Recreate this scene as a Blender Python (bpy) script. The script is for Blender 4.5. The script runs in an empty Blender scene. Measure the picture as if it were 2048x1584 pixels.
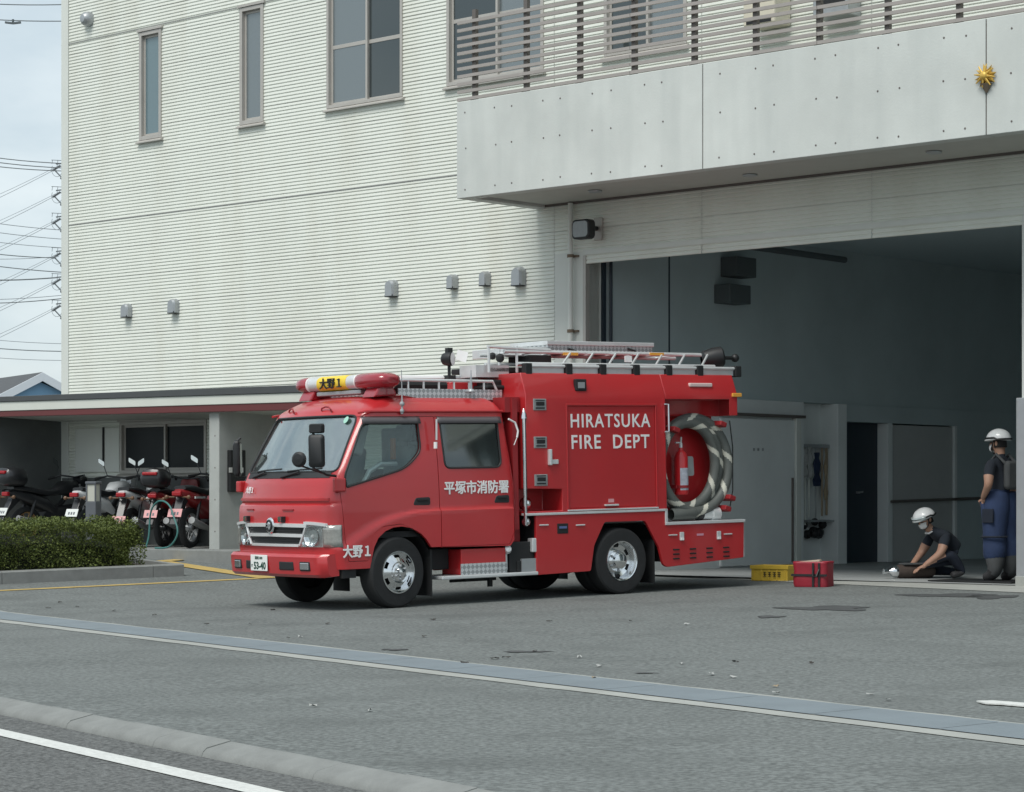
import bpy, bmesh, math, random
from mathutils import Vector, Matrix
random.seed(7)
R = math.radians
scene = bpy.context.scene
COL = scene.collection

# ------------------------------------------------------------------ camera
F, CX, HY, H = 4700.0, 1024.0, 995.0, 1.43      # focal length in photo pixels, horizon row, eye height
cam = bpy.data.cameras.new('camera')
cam.sensor_width = 36.0
cam.lens = 36.0 * F / 2048.0
cam.shift_y = (HY - 792.0) / 2048.0
cam.clip_start = 0.1
cam.clip_end = 3000.0
cam_o = bpy.data.objects.new('camera', cam)
cam_o.location = (0, 0, H)
cam_o.rotation_euler = (R(90), 0, 0)
COL.objects.link(cam_o)
scene.camera = cam_o

# ------------------------------------------------------------------ sky, sun, exposure
SUN_EL, SUN_AZ = R(56), R(216)      # azimuth clockwise from +Y
world = bpy.data.worlds.new('World'); scene.world = world
world.use_nodes = True
wn = world.node_tree.nodes; wl = world.node_tree.links
wn.clear()
sky = wn.new('ShaderNodeTexSky'); sky.sky_type = 'NISHITA'; sky.sun_disc = False
sky.sun_elevation = SUN_EL; sky.sun_rotation = SUN_AZ
sky.air_density = 1.0; sky.dust_density = 2.0; sky.ozone_density = 1.0
tc = wn.new('ShaderNodeTexCoord')
mp = wn.new('ShaderNodeMapping'); mp.inputs['Scale'].default_value = (1.0, 1.0, 2.6); mp.inputs['Location'].default_value = (.3, .15, .05)
nz = wn.new('ShaderNodeTexNoise'); nz.inputs['Scale'].default_value = 3.2; nz.inputs['Detail'].default_value = 7; nz.inputs['Roughness'].default_value = .55
cr = wn.new('ShaderNodeValToRGB')
cr.color_ramp.elements[0].position = .33; cr.color_ramp.elements[0].color = (.62, .62, .62, 1)
cr.color_ramp.elements[1].position = .66; cr.color_ramp.elements[1].color = (.97, .97, .97, 1)
nz2 = wn.new('ShaderNodeTexNoise'); nz2.inputs['Scale'].default_value = 7.5; nz2.inputs['Detail'].default_value = 6
cc = wn.new('ShaderNodeValToRGB')
cc.color_ramp.elements[0].position = .3; cc.color_ramp.elements[0].color = (4.5, 5.5, 6.1, 1)
cc.color_ramp.elements[1].position = .7; cc.color_ramp.elements[1].color = (7.2, 7.9, 8.1, 1)
mx = wn.new('ShaderNodeMixRGB')
bg = wn.new('ShaderNodeBackground'); bg.inputs['Strength'].default_value = 0.07
wo = wn.new('ShaderNodeOutputWorld')
wl.new(tc.outputs['Generated'], mp.inputs['Vector'])
wl.new(mp.outputs['Vector'], nz.inputs['Vector']); wl.new(mp.outputs['Vector'], nz2.inputs['Vector'])
wl.new(nz.outputs['Fac'], cr.inputs['Fac']); wl.new(nz2.outputs['Fac'], cc.inputs['Fac'])
wl.new(cr.outputs['Color'], mx.inputs['Fac']); wl.new(sky.outputs['Color'], mx.inputs['Color1']); wl.new(cc.outputs['Color'], mx.inputs['Color2'])
wl.new(mx.outputs['Color'], bg.inputs['Color']); wl.new(bg.outputs['Background'], wo.inputs['Surface'])

sun = bpy.data.lights.new('sun', 'SUN'); sun.energy = 1.5; sun.angle = R(28); sun.color = (1, .97, .92)
sun_o = bpy.data.objects.new('sun', sun)
sd = Vector((math.sin(SUN_AZ) * math.cos(SUN_EL), math.cos(SUN_AZ) * math.cos(SUN_EL), math.sin(SUN_EL)))
sun_o.rotation_euler = sd.to_track_quat('Z', 'Y').to_euler()
sun_o.location = (0, -20, 40)
COL.objects.link(sun_o)
scene.view_settings.view_transform = 'Standard'
scene.view_settings.look = 'None'
scene.view_settings.gamma = 1.0
scene.view_settings.exposure = 0.85
scene.view_settings.use_curve_mapping = False

# ------------------------------------------------------------------ helpers
def mat(name, col, rough=.6, metal=0., var=.0, vscale=4., bump=0., bscale=60., coat=0., spec=.5, streak=None, fine=0., fscale=300., dirt=None):
    m = bpy.data.materials.new(name); m.use_nodes = True
    nt = m.node_tree; n = nt.nodes; l = nt.links
    b = n['Principled BSDF']
    b.inputs['Base Color'].default_value = (*col, 1)
    b.inputs['Roughness'].default_value = rough
    b.inputs['Metallic'].default_value = metal
    b.inputs['Specular IOR Level'].default_value = spec
    if coat:
        b.inputs['Coat Weight'].default_value = coat; b.inputs['Coat Roughness'].default_value = .08
    t = n.new('ShaderNodeTexCoord')
    src = None
    def tint(prev, fac_out, colr, amount):
        mixn = n.new('ShaderNodeMixRGB'); mixn.blend_type = 'MIX'
        mu = n.new('ShaderNodeMath'); mu.operation = 'MULTIPLY'; mu.inputs[1].default_value = amount
        l.new(fac_out, mu.inputs[0]); l.new(mu.outputs[0], mixn.inputs['Fac'])
        if prev is None: mixn.inputs['Color1'].default_value = (*col, 1)
        else: l.new(prev, mixn.inputs['Color1'])
        mixn.inputs['Color2'].default_value = (*colr, 1)
        return mixn.outputs['Color']
    if var:
        nz = n.new('ShaderNodeTexNoise'); nz.inputs['Scale'].default_value = vscale; nz.inputs['Detail'].default_value = 6; nz.inputs['Roughness'].default_value = .6
        l.new(t.outputs['Object'], nz.inputs['Vector'])
        rp = n.new('ShaderNodeValToRGB'); rp.color_ramp.elements[0].position = .3; rp.color_ramp.elements[1].position = .72
        l.new(nz.outputs['Fac'], rp.inputs['Fac'])
        src = tint(src, rp.outputs['Color'], tuple(c * (1 - var) for c in col), 1.0)
    if fine:
        nf = n.new('ShaderNodeTexNoise'); nf.inputs['Scale'].default_value = fscale; nf.inputs['Detail'].default_value = 3
        l.new(t.outputs['Object'], nf.inputs['Vector'])
        rf = n.new('ShaderNodeValToRGB'); rf.color_ramp.elements[0].position = .35; rf.color_ramp.elements[1].position = .65
        l.new(nf.outputs['Fac'], rf.inputs['Fac'])
        src = tint(src, rf.outputs['Color'], tuple(min(1, c * (1 + fine)) for c in col), .8)
    if streak:      # (scale xyz, colour, amount): run-off stains
        ms = n.new('ShaderNodeMapping'); ms.inputs['Scale'].default_value = streak[0]
        l.new(t.outputs['Object'], ms.inputs['Vector'])
        ns = n.new('ShaderNodeTexNoise'); ns.inputs['Scale'].default_value = 1.0; ns.inputs['Detail'].default_value = 5
        l.new(ms.outputs['Vector'], ns.inputs['Vector'])
        rs = n.new('ShaderNodeValToRGB'); rs.color_ramp.elements[0].position = .48; rs.color_ramp.elements[1].position = .75
        l.new(ns.outputs['Fac'], rs.inputs['Fac'])
        src = tint(src, rs.outputs['Color'], streak[1], streak[2])
    if src is not None: l.new(src, b.inputs['Base Color'])
    if bump:
        nb = n.new('ShaderNodeTexNoise'); nb.inputs['Scale'].default_value = bscale; nb.inputs['Detail'].default_value = 4
        l.new(t.outputs['Object'], nb.inputs['Vector'])
        bp = n.new('ShaderNodeBump'); bp.inputs['Strength'].default_value = bump; bp.inputs['Distance'].default_value = .01
        l.new(nb.outputs['Fac'], bp.inputs['Height']); l.new(bp.outputs['Normal'], b.inputs['Normal'])
    return m

def glassmat(name, tint=(.8, .85, .86), refl=.25, rough=.02, opac=0., ocol=(.1, .12, .13)):
    m = bpy.data.materials.new(name); m.use_nodes = True
    n = m.node_tree.nodes; l = m.node_tree.links; n.clear()
    tr = n.new('ShaderNodeBsdfTransparent'); tr.inputs['Color'].default_value = (*tint, 1)
    gl = n.new('ShaderNodeBsdfGlossy'); gl.inputs['Roughness'].default_value = rough; gl.inputs['Color'].default_value = (.95, 1, 1, 1)
    fr = n.new('ShaderNodeLayerWeight'); fr.inputs['Blend'].default_value = .35
    ma = n.new('ShaderNodeMath'); ma.operation = 'MULTIPLY_ADD'; ma.inputs[1].default_value = .55; ma.inputs[2].default_value = refl; ma.use_clamp = True
    mxs = n.new('ShaderNodeMixShader'); out = n.new('ShaderNodeOutputMaterial')
    base = tr.outputs[0]
    if opac:
        df = n.new('ShaderNodeBsdfDiffuse'); df.inputs['Color'].default_value = (*ocol, 1)
        m2 = n.new('ShaderNodeMixShader'); m2.inputs[0].default_value = opac
        l.new(tr.outputs[0], m2.inputs[1]); l.new(df.outputs[0], m2.inputs[2]); base = m2.outputs[0]
    l.new(fr.outputs['Fresnel'], ma.inputs[0]); l.new(ma.outputs[0], mxs.inputs[0])
    l.new(base, mxs.inputs[1]); l.new(gl.outputs[0], mxs.inputs[2]); l.new(mxs.outputs[0], out.inputs[0])
    return m

class MB:
    def __init__(s): s.v = []; s.f = []; s.mi = []
    def add(s, vs, fs, mi=0):
        o = len(s.v); s.v += [tuple(v) for v in vs]; s.f += [tuple(i + o for i in f) for f in fs]; s.mi += [mi] * len(fs); return s
    def box(s, x0, x1, y0, y1, z0, z1, mi=0):
        x0, x1 = sorted((x0, x1)); y0, y1 = sorted((y0, y1)); z0, z1 = sorted((z0, z1))
        return s.add([(x0,y0,z0),(x1,y0,z0),(x1,y1,z0),(x0,y1,z0),(x0,y0,z1),(x1,y0,z1),(x1,y1,z1),(x0,y1,z1)],
                     [(0,3,2,1),(4,5,6,7),(0,1,5,4),(1,2,6,5),(2,3,7,6),(3,0,4,7)], mi)
    def obox(s, c, ax, ay, az, hx, hy, hz, mi=0):        # oriented box
        c, ax, ay, az = (Vector(q) for q in (c, ax, ay, az))
        vs = [c + ax*hx*i + ay*hy*j + az*hz*k for k in (-1,1) for i, j in ((-1,-1),(1,-1),(1,1),(-1,1))]
        return s.add(vs, [(0,3,2,1),(4,5,6,7),(0,1,5,4),(1,2,6,5),(2,3,7,6),(3,0,4,7)], mi)
    def prism(s, poly, axis, a0, a1, mi=0):              # poly in the two other axes (cyclic order xz for y, yz for x, xy for z)
        n = len(poly)
        def P(p, a): return {'x': (a, p[0], p[1]), 'y': (p[0], a, p[1]), 'z': (p[0], p[1], a)}[axis]
        vs = [P(p, a0) for p in poly] + [P(p, a1) for p in poly]
        return s.add(vs, [tuple(range(n))[::-1], tuple(range(n, 2*n))] + [(i, (i+1) % n, n + (i+1) % n, n + i) for i in range(n)], mi)
    def tube(s, path, r, n=8, closed=False, mi=0, cap=True):
        path = [Vector(p) for p in path]; N = len(path)
        rr = r if isinstance(r, (list, tuple)) else [r] * N
        rings = []; prev = None
        for i, p in enumerate(path):
            a = path[(i-1) % N] if (closed or i > 0) else p
            b = path[(i+1) % N] if (closed or i < N-1) else p
            t = (b - a).normalized()
            if prev is None:
                u = t.orthogonal().normalized()
            else:
                u = (prev - t * prev.dot(t))
                u = u.normalized() if u.length > 1e-6 else t.orthogonal().normalized()
            prev = u; w = t.cross(u)
            rings.append([p + (u * math.cos(2*math.pi*k/n) + w * math.sin(2*math.pi*k/n)) * rr[i] for k in range(n)])
        vs = [q for r_ in rings for q in r_]; fs = []
        for i in range(N if closed else N-1):
            j = (i+1) % N
            for k in range(n): fs.append((i*n+k, i*n+(k+1) % n, j*n+(k+1) % n, j*n+k))
        if not closed and cap: fs += [tuple(range(n))[::-1], tuple((N-1)*n + k for k in range(n))]
        return s.add(vs, fs, mi)
    def lathe(s, prof, c, axis, n=32, mi=0, close=False):      # prof: (radius, distance along axis)
        c = Vector(c); a = Vector(axis).normalized(); u = a.orthogonal().normalized(); w = a.cross(u)
        vs = []; fs = []
        for r, d in prof:
            for k in range(n): vs.append(c + a*d + (u*math.cos(2*math.pi*k/n) + w*math.sin(2*math.pi*k/n)) * max(r, 1e-4))
        m = len(prof)
        for i in range(m if close else m-1):
            j = (i+1) % m
            for k in range(n): fs.append((i*n+k, i*n+(k+1) % n, j*n+(k+1) % n, j*n+k))
        return s.add(vs, fs, mi)
    def ball(s, c, r, n=12, mi=0, sq=(1,1,1)):
        c = Vector(c); vs = []; fs = []; m = n // 2 + 1
        for i in range(m + 1):
            th = math.pi * i / m
            for k in range(n):
                ph = 2*math.pi*k/n
                vs.append(c + Vector((math.sin(th)*math.cos(ph)*r*sq[0], math.sin(th)*math.sin(ph)*r*sq[1], math.cos(th)*r*sq[2])))
        for i in range(m):
            for k in range(n): fs.append((i*n+k, (i+1)*n+k, (i+1)*n+(k+1) % n, i*n+(k+1) % n))
        return s.add(vs, fs, mi)
    def mesh(s, name, mats):
        me = bpy.data.meshes.new(name); me.from_pydata(s.v, [], s.f)
        for m in (mats if isinstance(mats, (list, tuple)) else [mats]): me.materials.append(m)
        if len(me.materials) > 1: me.polygons.foreach_set('material_index', s.mi)
        bm = bmesh.new(); bm.from_mesh(me); bmesh.ops.recalc_face_normals(bm, faces=bm.faces); bm.to_mesh(me); bm.free()
        return me
    def build(s, name, mats, parent=None, smooth=35, bevel=0, seg=2):
        return obj(name, s.mesh(name, mats), parent, smooth, bevel, seg)

def smooth_mesh(me, deg=35):
    me.polygons.foreach_set('use_smooth', [True] * len(me.polygons))
    me.set_sharp_from_angle(angle=R(deg))

def obj(name, me, parent=None, smooth=35, bevel=0, seg=2):
    if smooth: smooth_mesh(me, smooth)
    o = bpy.data.objects.new(name, me); COL.objects.link(o)
    if parent is not None: o.parent = parent
    if bevel:
        b = o.modifiers.new('bevel', 'BEVEL'); b.width = bevel; b.segments = seg; b.limit_method = 'ANGLE'; b.angle_limit = R(40)
        b.harden_normals = False
    return o

def tag(o, label, cat, group=None):
    o['label'] = label; o['category'] = cat
    if group: o['group'] = group
    return o
def struct(o): o['kind'] = 'structure'; return o
def empty(name, loc=(0,0,0), rz=0., M=None):
    o = bpy.data.objects.new(name, None); COL.objects.link(o)
    o.empty_display_size = .2
    if M is not None: o.matrix_world = M
    else: o.location = loc; o.rotation_euler = (0, 0, rz)
    return o
def copy_tree(o, parent=None):
    c = o.copy(); COL.objects.link(c); c.parent = parent
    for ch in list(o.children): copy_tree(ch, c)
    return c

def eval_mesh(o):
    dg = bpy.context.evaluated_depsgraph_get(); dg.update()
    return bpy.data.meshes.new_from_object(o.evaluated_get(dg), preserve_all_data_layers=True, depsgraph=dg)
def with_mods(me, setup):
    o = bpy.data.objects.new('tmp', me); COL.objects.link(o); setup(o)
    r = eval_mesh(o); bpy.data.objects.remove(o); return r
def boolean(me, cut, op='DIFFERENCE'):
    c = bpy.data.objects.new('tmpcut', cut); COL.objects.link(c)
    def st(o):
        b = o.modifiers.new('b', 'BOOLEAN'); b.operation = op; b.object = c; b.solver = 'EXACT'
    r = with_mods(me, st); bpy.data.objects.remove(c); return r

def text_mesh(name, body, w, h, m, bold=.0, depth=.002, spacing=1.0):
    cu = bpy.data.curves.new(name, 'FONT'); cu.body = body; cu.size = 1.0; cu.extrude = .001; cu.offset = bold; cu.space_character = spacing
    cu.resolution_u = 3
    o = bpy.data.objects.new('tmp', cu); COL.objects.link(o)
    me = eval_mesh(o); bpy.data.objects.remove(o)
    me.materials.clear(); me.materials.append(m)
    xs = [v.co.x for v in me.vertices]; ys = [v.co.y for v in me.vertices]
    x0, x1, y0, y1 = min(xs), max(xs), min(ys), max(ys)
    for v in me.vertices:
        v.co = ((v.co.x - (x0+x1)/2) * w / (x1-x0), (v.co.y - (y0+y1)/2) * h / (y1-y0), v.co.z / .001 * depth)
    return me
def text(name, body, w, h, m, M, parent=None, fat=0., **k):      # local x right, y up, z out of the page; fat thickens the strokes
    me = text_mesh(name, body, w, h, m, **k)
    if fat:
        bm = bmesh.new()
        for i, (dx, dy) in enumerate(((0, 0), (fat, 0), (-fat, 0), (0, fat*.7), (0, -fat*.7))):
            c = me.copy(); c.transform(Matrix.Translation((dx, dy, .0005*i))); bm.from_mesh(c)
        bm.to_mesh(me); bm.free()
    me.transform(M)
    return obj(name, me, parent, smooth=0)
def basis(c, x, y, z):
    x, y, z = Vector(x), Vector(y), Vector(z)
    return Matrix(((x.x,y.x,z.x,c[0]),(x.y,y.y,z.y,c[1]),(x.z,y.z,z.z,c[2]),(0,0,0,1)))
def interp(tab, t):
    if t <= tab[0][0]: return tab[0][1]
    for (a, va), (b, vb) in zip(tab, tab[1:]):
        if t <= b: return va + (vb - va) * (t - a) / (b - a)
    return tab[-1][1]
def sstep(a, b, t):
    t = max(0, min(1, (t - a) / (b - a))); return t*t*(3-2*t)

# ---- photo pixel -> direction -> point on a plane / on the sloping ground
CAM = Vector((0, 0, H))
def ray(px, py): return Vector(((px - CX) / F, 1, (HY - py) / F))
def hit(px, py, p, n):
    d = ray(px, py); n = Vector(n); return CAM + d * ((Vector(p) - CAM).dot(n) / d.dot(n))

# site frames
Q = Vector((.8348, .5506, 0)); RD = Vector((-.5506, .8348, 0))      # across and along the road
P0 = Vector((-1.159, 24.0, 0))
WX = Vector((math.cos(R(-42.77)), math.sin(R(-42.77)), 0)); WY = Vector((-WX.y, WX.x, 0))   # along the front wall, into the building
FLOOR = .46
COLUMN = Vector(((2040 - CX) / F * 26.0, 26.0, 0))
WROT = R(-42.77)
def wall_u(px):      # distance along the wall from COLUMN for an image column
    d = ray(px, HY); d.z = 0
    # COLUMN + WX*u = d*t
    det = WX.x * (-d.y) - WX.y * (-d.x)
    return ((-COLUMN.x) * (-d.y) - (-COLUMN.y) * (-d.x)) / det
O = COLUMN + WX * wall_u(1168)                  # left jamb of the vehicle bay
def W2L(p): d = Vector(p) - O; return (d.x*WX.x + d.y*WX.y, d.x*WY.x + d.y*WY.y, p[2])
def wp(px, py, off=0.):       # pixel -> (x, z) on the plane parallel to the front wall, off metres out of it
    p = W2L(hit(px, py, O - WY * off, WY)); return p[0], p[2]
def sp(px, py, x=0.):         # pixel -> (y, z) on a plane square to the front wall
    p = W2L(hit(px, py, O + WX * x, WX)); return p[1], p[2]
def smin(a, b, k=.06):
    h = max(0, min(1, .5 + .5*(b-a)/k)); return b + (a-b)*h - k*h*(1-h)
def G(x, y):
    p = Vector((x, y, 0))
    d = Q.dot(p); r = RD.dot(p)
    g = .3015 + .0229 * (d - 12.247)
    t = max(0, r - 23.0); rise = .034 * t * t / (t + 1.2)
    rise = min(rise, .27)
    g += rise
    w = (p - O).dot(WY)
    if w > -.6:
        lim = FLOOR - .012 if (p - O).dot(WX) > -2.6 else 9
        g = min(g, lim)
    return min(g, 1.2)
def gp(px, py):               # pixel -> point on the sloping forecourt
    d = ray(px, py); lo, hi = 3.0, 60.0
    for _ in range(60):
        t = (lo + hi) / 2; p = CAM + d * t
        if p.z > G(p.x, p.y): lo = t
        else: hi = t
    p = CAM + d * lo; return Vector((p.x, p.y, G(p.x, p.y)))
# ------------------------------------------------------------------ materials
M_ASPH = mat('asphalt', (.120, .130, .126), .93, var=.2, vscale=.55, bump=.5, bscale=70, fine=.75, fscale=30, spec=.25, streak=((1.1, 1.4, 1), (.092, .10, .097), .55))
M_ROAD = mat('road_asphalt', (.085, .088, .086), .92, var=.3, vscale=.8, bump=1.0, bscale=60, fine=1.3, fscale=42, spec=.25)
M_CONC = mat('concrete', (.61, .64, .61), .85, var=.16, vscale=1.1, bump=.12, bscale=40, streak=((3.0, 3.0, .35), (.46, .49, .47), .55), spec=.3)
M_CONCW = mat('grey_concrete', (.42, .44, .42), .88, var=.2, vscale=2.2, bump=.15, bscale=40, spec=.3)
M_CONCX = mat('dark_shaded_concrete', (.13, .14, .138), .9, var=.25, vscale=2.0, bump=.15, bscale=40, spec=.3)  # dark grey of the plinth; on the left wing wall, painted-in shade
M_KERB = mat('kerb_concrete', (.25, .26, .25), .9, var=.25, vscale=5, bump=.3, bscale=60, spec=.3)
M_CONCD = mat('worn_concrete', (.36, .37, .345), .9, var=.2, vscale=2.5, bump=.2, bscale=60, spec=.3)
M_DRAIN = mat('drain_cover', (.185, .22, .24), .75, var=.15, vscale=3, bump=.15, bscale=80)
M_WHITEL = mat('white_line', (.66, .67, .64), .85, var=.12, vscale=6, fine=-.25, fscale=40)
M_YELL = mat('yellow_line', (.56, .40, .13), .85, var=.3, vscale=4, fine=-.3, fscale=30)
M_STAIN = mat('oil_stain', (.075, .08, .08), .75, var=.3, vscale=3)
M_SIDE = mat('siding', (.74, .765, .70), .7, var=.06, vscale=.6, spec=.35, streak=((1.7, 1.7, .16), (.62, .62, .54), .55))
M_TRIM = mat('trim_panel', (.66, .685, .64), .65, var=.07, vscale=1.2, streak=((4, 4, .3), (.58, .59, .54), .4))
M_FRAME = mat('window_frame', (.46, .44, .405), .45, metal=.2, var=.1)
M_SLAT = mat('slat_metal', (.37, .34, .315), .5, metal=.15, var=.1, vscale=6)
M_POSTD = mat('railing_post', (.13, .115, .105), .55, var=.1)
M_PANE_L = glassmat('frosted_pane', refl=.14, rough=.25, opac=1., ocol=(.11, .13, .138))
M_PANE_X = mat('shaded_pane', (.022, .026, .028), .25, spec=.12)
M_PANE_D = glassmat('dark_pane', refl=.06, rough=.04, opac=1., ocol=(.04, .05, .052))
M_PANE_B = glassmat('bluish_pane', refl=.10, rough=.2, opac=1., ocol=(.11, .17, .19))
M_JOINT = mat('joint_sealant', (.30, .31, .29), .8)
M_ROOM = mat('room_dark', (.02, .022, .024), .9)
M_VENT = mat('vent_metal', (.42, .44, .45), .42, metal=.55, var=.1, vscale=8)
M_BLACK = mat('black_plastic', (.012, .013, .014), .5)
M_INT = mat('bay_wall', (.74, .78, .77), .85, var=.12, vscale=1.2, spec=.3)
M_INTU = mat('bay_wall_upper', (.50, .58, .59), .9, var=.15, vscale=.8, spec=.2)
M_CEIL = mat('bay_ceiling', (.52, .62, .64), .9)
M_BFLOOR = mat('bay_floor', (.36, .38, .375), .6, var=.25, vscale=1.5, bump=.1)
M_DOORG = mat('steel_door_grey', (.50, .51, .50), .6, var=.06)
M_DOORD = mat('steel_door_navy', (.022, .034, .048), .45, var=.1)
M_DUCT = mat('duct_grey', (.10, .12, .125), .7, var=.1)
M_GOLD = mat('gold_emblem', (.72, .47, .10), .45, metal=.35, var=.25, vscale=25)
M_RUST = mat('brown_stain', (.17, .13, .09), .8)
M_DARKR = mat('dark_red_trim', (.12, .025, .025), .5)
M_CAP = mat('roof_cap', (.065, .07, .072), .55, var=.1)
M_FASC = mat('fascia', (.62, .64, .58), .7, var=.08, vscale=2)
M_SOFF = mat('soffit', (.46, .47, .43), .8, var=.08)
M_CREAM = mat('cream_unit', (.62, .58, .47), .6)

# ------------------------------------------------------------------ ground
def qr(q, r, dz=0., ground=True):
    p = Q * q + RD * r
    return (p.x, p.y, (G(p.x, p.y) if ground else 0.) + dz)
def sheet_qr(name, q0, q1, r0, r1, dz, m, nq, nr, parent=None, jit=0., ground=True):
    b = MB(); vs = []
    for j in range(nr + 1):
        r = r0 + (r1 - r0) * j / nr
        e0 = random.uniform(-jit, jit); e1 = random.uniform(-jit, jit)
        for i in range(nq + 1):
            q = q0 + (q1 - q0) * i / nq
            if i == 0: q += e0
            if i == nq: q += e1
            vs.append(qr(q, r, dz, ground))
    b.add(vs, [(j*(nq+1)+i, j*(nq+1)+i+1, (j+1)*(nq+1)+i+1, (j+1)*(nq+1)+i) for j in range(nr) for i in range(nq)])
    return b.build(name, m, parent, smooth=60)
b = MB(); b.add([(-900, -300, -.25), (900, -300, -.25), (900, 1500, -.25), (-900, 1500, -.25)], [(0, 1, 2, 3)])
struct(b.build('ground', M_ASPH, smooth=0))
struct(sheet_qr('road', -14, 5.46, -60, 90, .08, M_ROAD, 6, 10, ground=False))
struct(sheet_qr('forecourt', 5.54, 45, -30, 70, 0, M_ASPH, 80, 200))
struct(sheet_qr('road_edge_line', 4.895, 5.045, -60, 90, .085, M_WHITEL, 1, 150, jit=.006, ground=False))
# kerb: single stones with joints
kerb = struct(empty('kerb', (0, 0, 0)))
L = .5985
prof = [(0, -.1), (0, .05), (.01, .075), (.03, .094), (.17, .124), (.17, -.1)]
kb = MB()
n = len(prof)
vs = [(a, s * L / 2, c) for s in (-1, 1) for a, c in prof]
kb.add(vs, [tuple(range(n))[::-1], tuple(range(n, 2*n))] + [(i, (i+1) % n, n+(i+1) % n, n+i) for i in range(n)])
kme = kb.mesh('kerb_stone', M_KERB); smooth_mesh(kme, 50)
for k in range(-10, 75):
    r = k * .6; p = Q * 5.385 + RD * r
    o = bpy.data.objects.new('kerb_stone', kme); COL.objects.link(o); o.parent = kerb
    o.location = (p.x, p.y, .03 + random.uniform(-.003, .003)); o.rotation_euler = (0, 0, math.atan2(Q.y, Q.x) + random.uniform(-.004, .004))
# drain channel between pavement and forecourt
dr = struct(empty('drain_channel', (0, 0, 0)))
sheet_qr('drain_edge', 8.43, 9.12, -5, 60, .004, M_CONCD, 2, 220, dr, jit=.012)
for k in range(0, 62):
    sheet_qr('drain_cover', 8.585, 9.055, -4 + k, -4 + k + .992, .009, M_DRAIN, 1, 2, dr)
# concrete apron in front of the vehicle bay
b = MB(); nu, nv = 40, 12; vs = []
for i in range(nu + 1):
    x = -2.4 + 16.4 * i / nu
    back = O + WX * x - WY * .0
    qb = Q.dot(back)
    d0 = max(0., (qb - 17.97) / Q.dot(WY)) if qb > 17.97 else .0
    for j in range(nv + 1):
        p = back - WY * (d0 * j / nv); vs.append((p.x, p.y, G(p.x, p.y) + .005))
b.add(vs, [(i*(nv+1)+j, (i+1)*(nv+1)+j, (i+1)*(nv+1)+j+1, i*(nv+1)+j+1) for i in range(nu) for j in range(nv)])
struct(b.build('concrete_apron', M_CONCD, smooth=60))
b = MB(); vs = []
for x in (-2.6, 14): 
    for y in (.0, 13.5): p = O + WX * x + WY * y; vs.append((p.x, p.y, FLOOR))
b.add(vs, [(0, 2, 3, 1)]); struct(b.build('bay_floor', M_BFLOOR, smooth=0))
# yellow no-parking hatching
def line_q(name, pts, w0, w1, m, parent, dz=.006):
    (q0, r0), (q1, r1) = pts; d = Vector((q1-q0, r1-r0)); nrm = Vector((-d.y, d.x)).normalized(); N = 24
    b = MB(); vs = []
    for i in range(N + 1):
        t = i / N; w = w0 + (w1 - w0) * t
        for s in (-.5, .5):
            j = random.uniform(-.006, .006); vs.append(qr(q0 + d.x*t + nrm.x*(w*s+j), r0 + d.y*t + nrm.y*(w*s+j), dz))
    b.add(vs, [(2*i, 2*i+1, 2*i+3, 2*i+2) for i in range(N)])
    return b.build(name, m, parent, smooth=0)
yl = struct(empty('yellow_hatching', (0, 0, 0)))
line_q('yellow_line', ((8.0, 26.28), (13.75, 26.30)), .15, .15, M_YELL, yl)
line_q('yellow_line', ((13.85, 29.95), (13.66, 26.24)), .30, .26, M_YELL, yl, .010)
line_q('yellow_line', ((13.75, 29.80), (16.6, 31.0)), .24, .17, M_YELL, yl, .014)
# stains on the forecourt, with their own outlines
def stain(cx, cy, hw, hh, n=40):
    b = MB(); c = gp(cx, cy); ph = random.random()*6; vs = [(c.x, c.y, c.z + .005)]
    for k in range(n):
        a = 2*math.pi*k/n; rr = 1 + .22*math.sin(3*a+ph) + .16*math.sin(5*a+2*ph) + random.uniform(-.10, .10)
        p = gp(cx + hw*rr*math.cos(a), cy + hh*rr*math.sin(a)); vs.append((p.x, p.y, p.z + .005))
    b.add(vs, [(0, 1+k, 1+(k+1) % n) for k in range(n)]); return b.build('oil_stain', M_STAIN, st_root, smooth=0)
st_root = struct(empty('forecourt_stains', (0, 0, 0)))
for a in ((1655, 1217, 85, 4.6), (1540, 1234, 26, 2.2), (1900, 1191, 90, 3.2), (1985, 1194, 50, 3.6), (1050, 1304, 46, 1.5), (1290, 1347, 22, 1.0), (790, 1300, 26, 1.4)): stain(*a)
# scrap of white tape on the ground
b = MB(); vs = []
for px, py in ((1953, 1406), (1985, 1404.5), (2049, 1409), (2049, 1416), (2000, 1412), (1970, 1411)):
    p = gp(px, py); vs.append((p.x, p.y, p.z + .008))
b.prism([(v[0], v[1]) for v in vs], 'z', vs[0][2] - .002, vs[0][2] + .006)
tag(b.build('paper_scrap', M_WHITEL, smooth=0), 'long white scrap of paper lying on the forecourt asphalt', 'paper')

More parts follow.
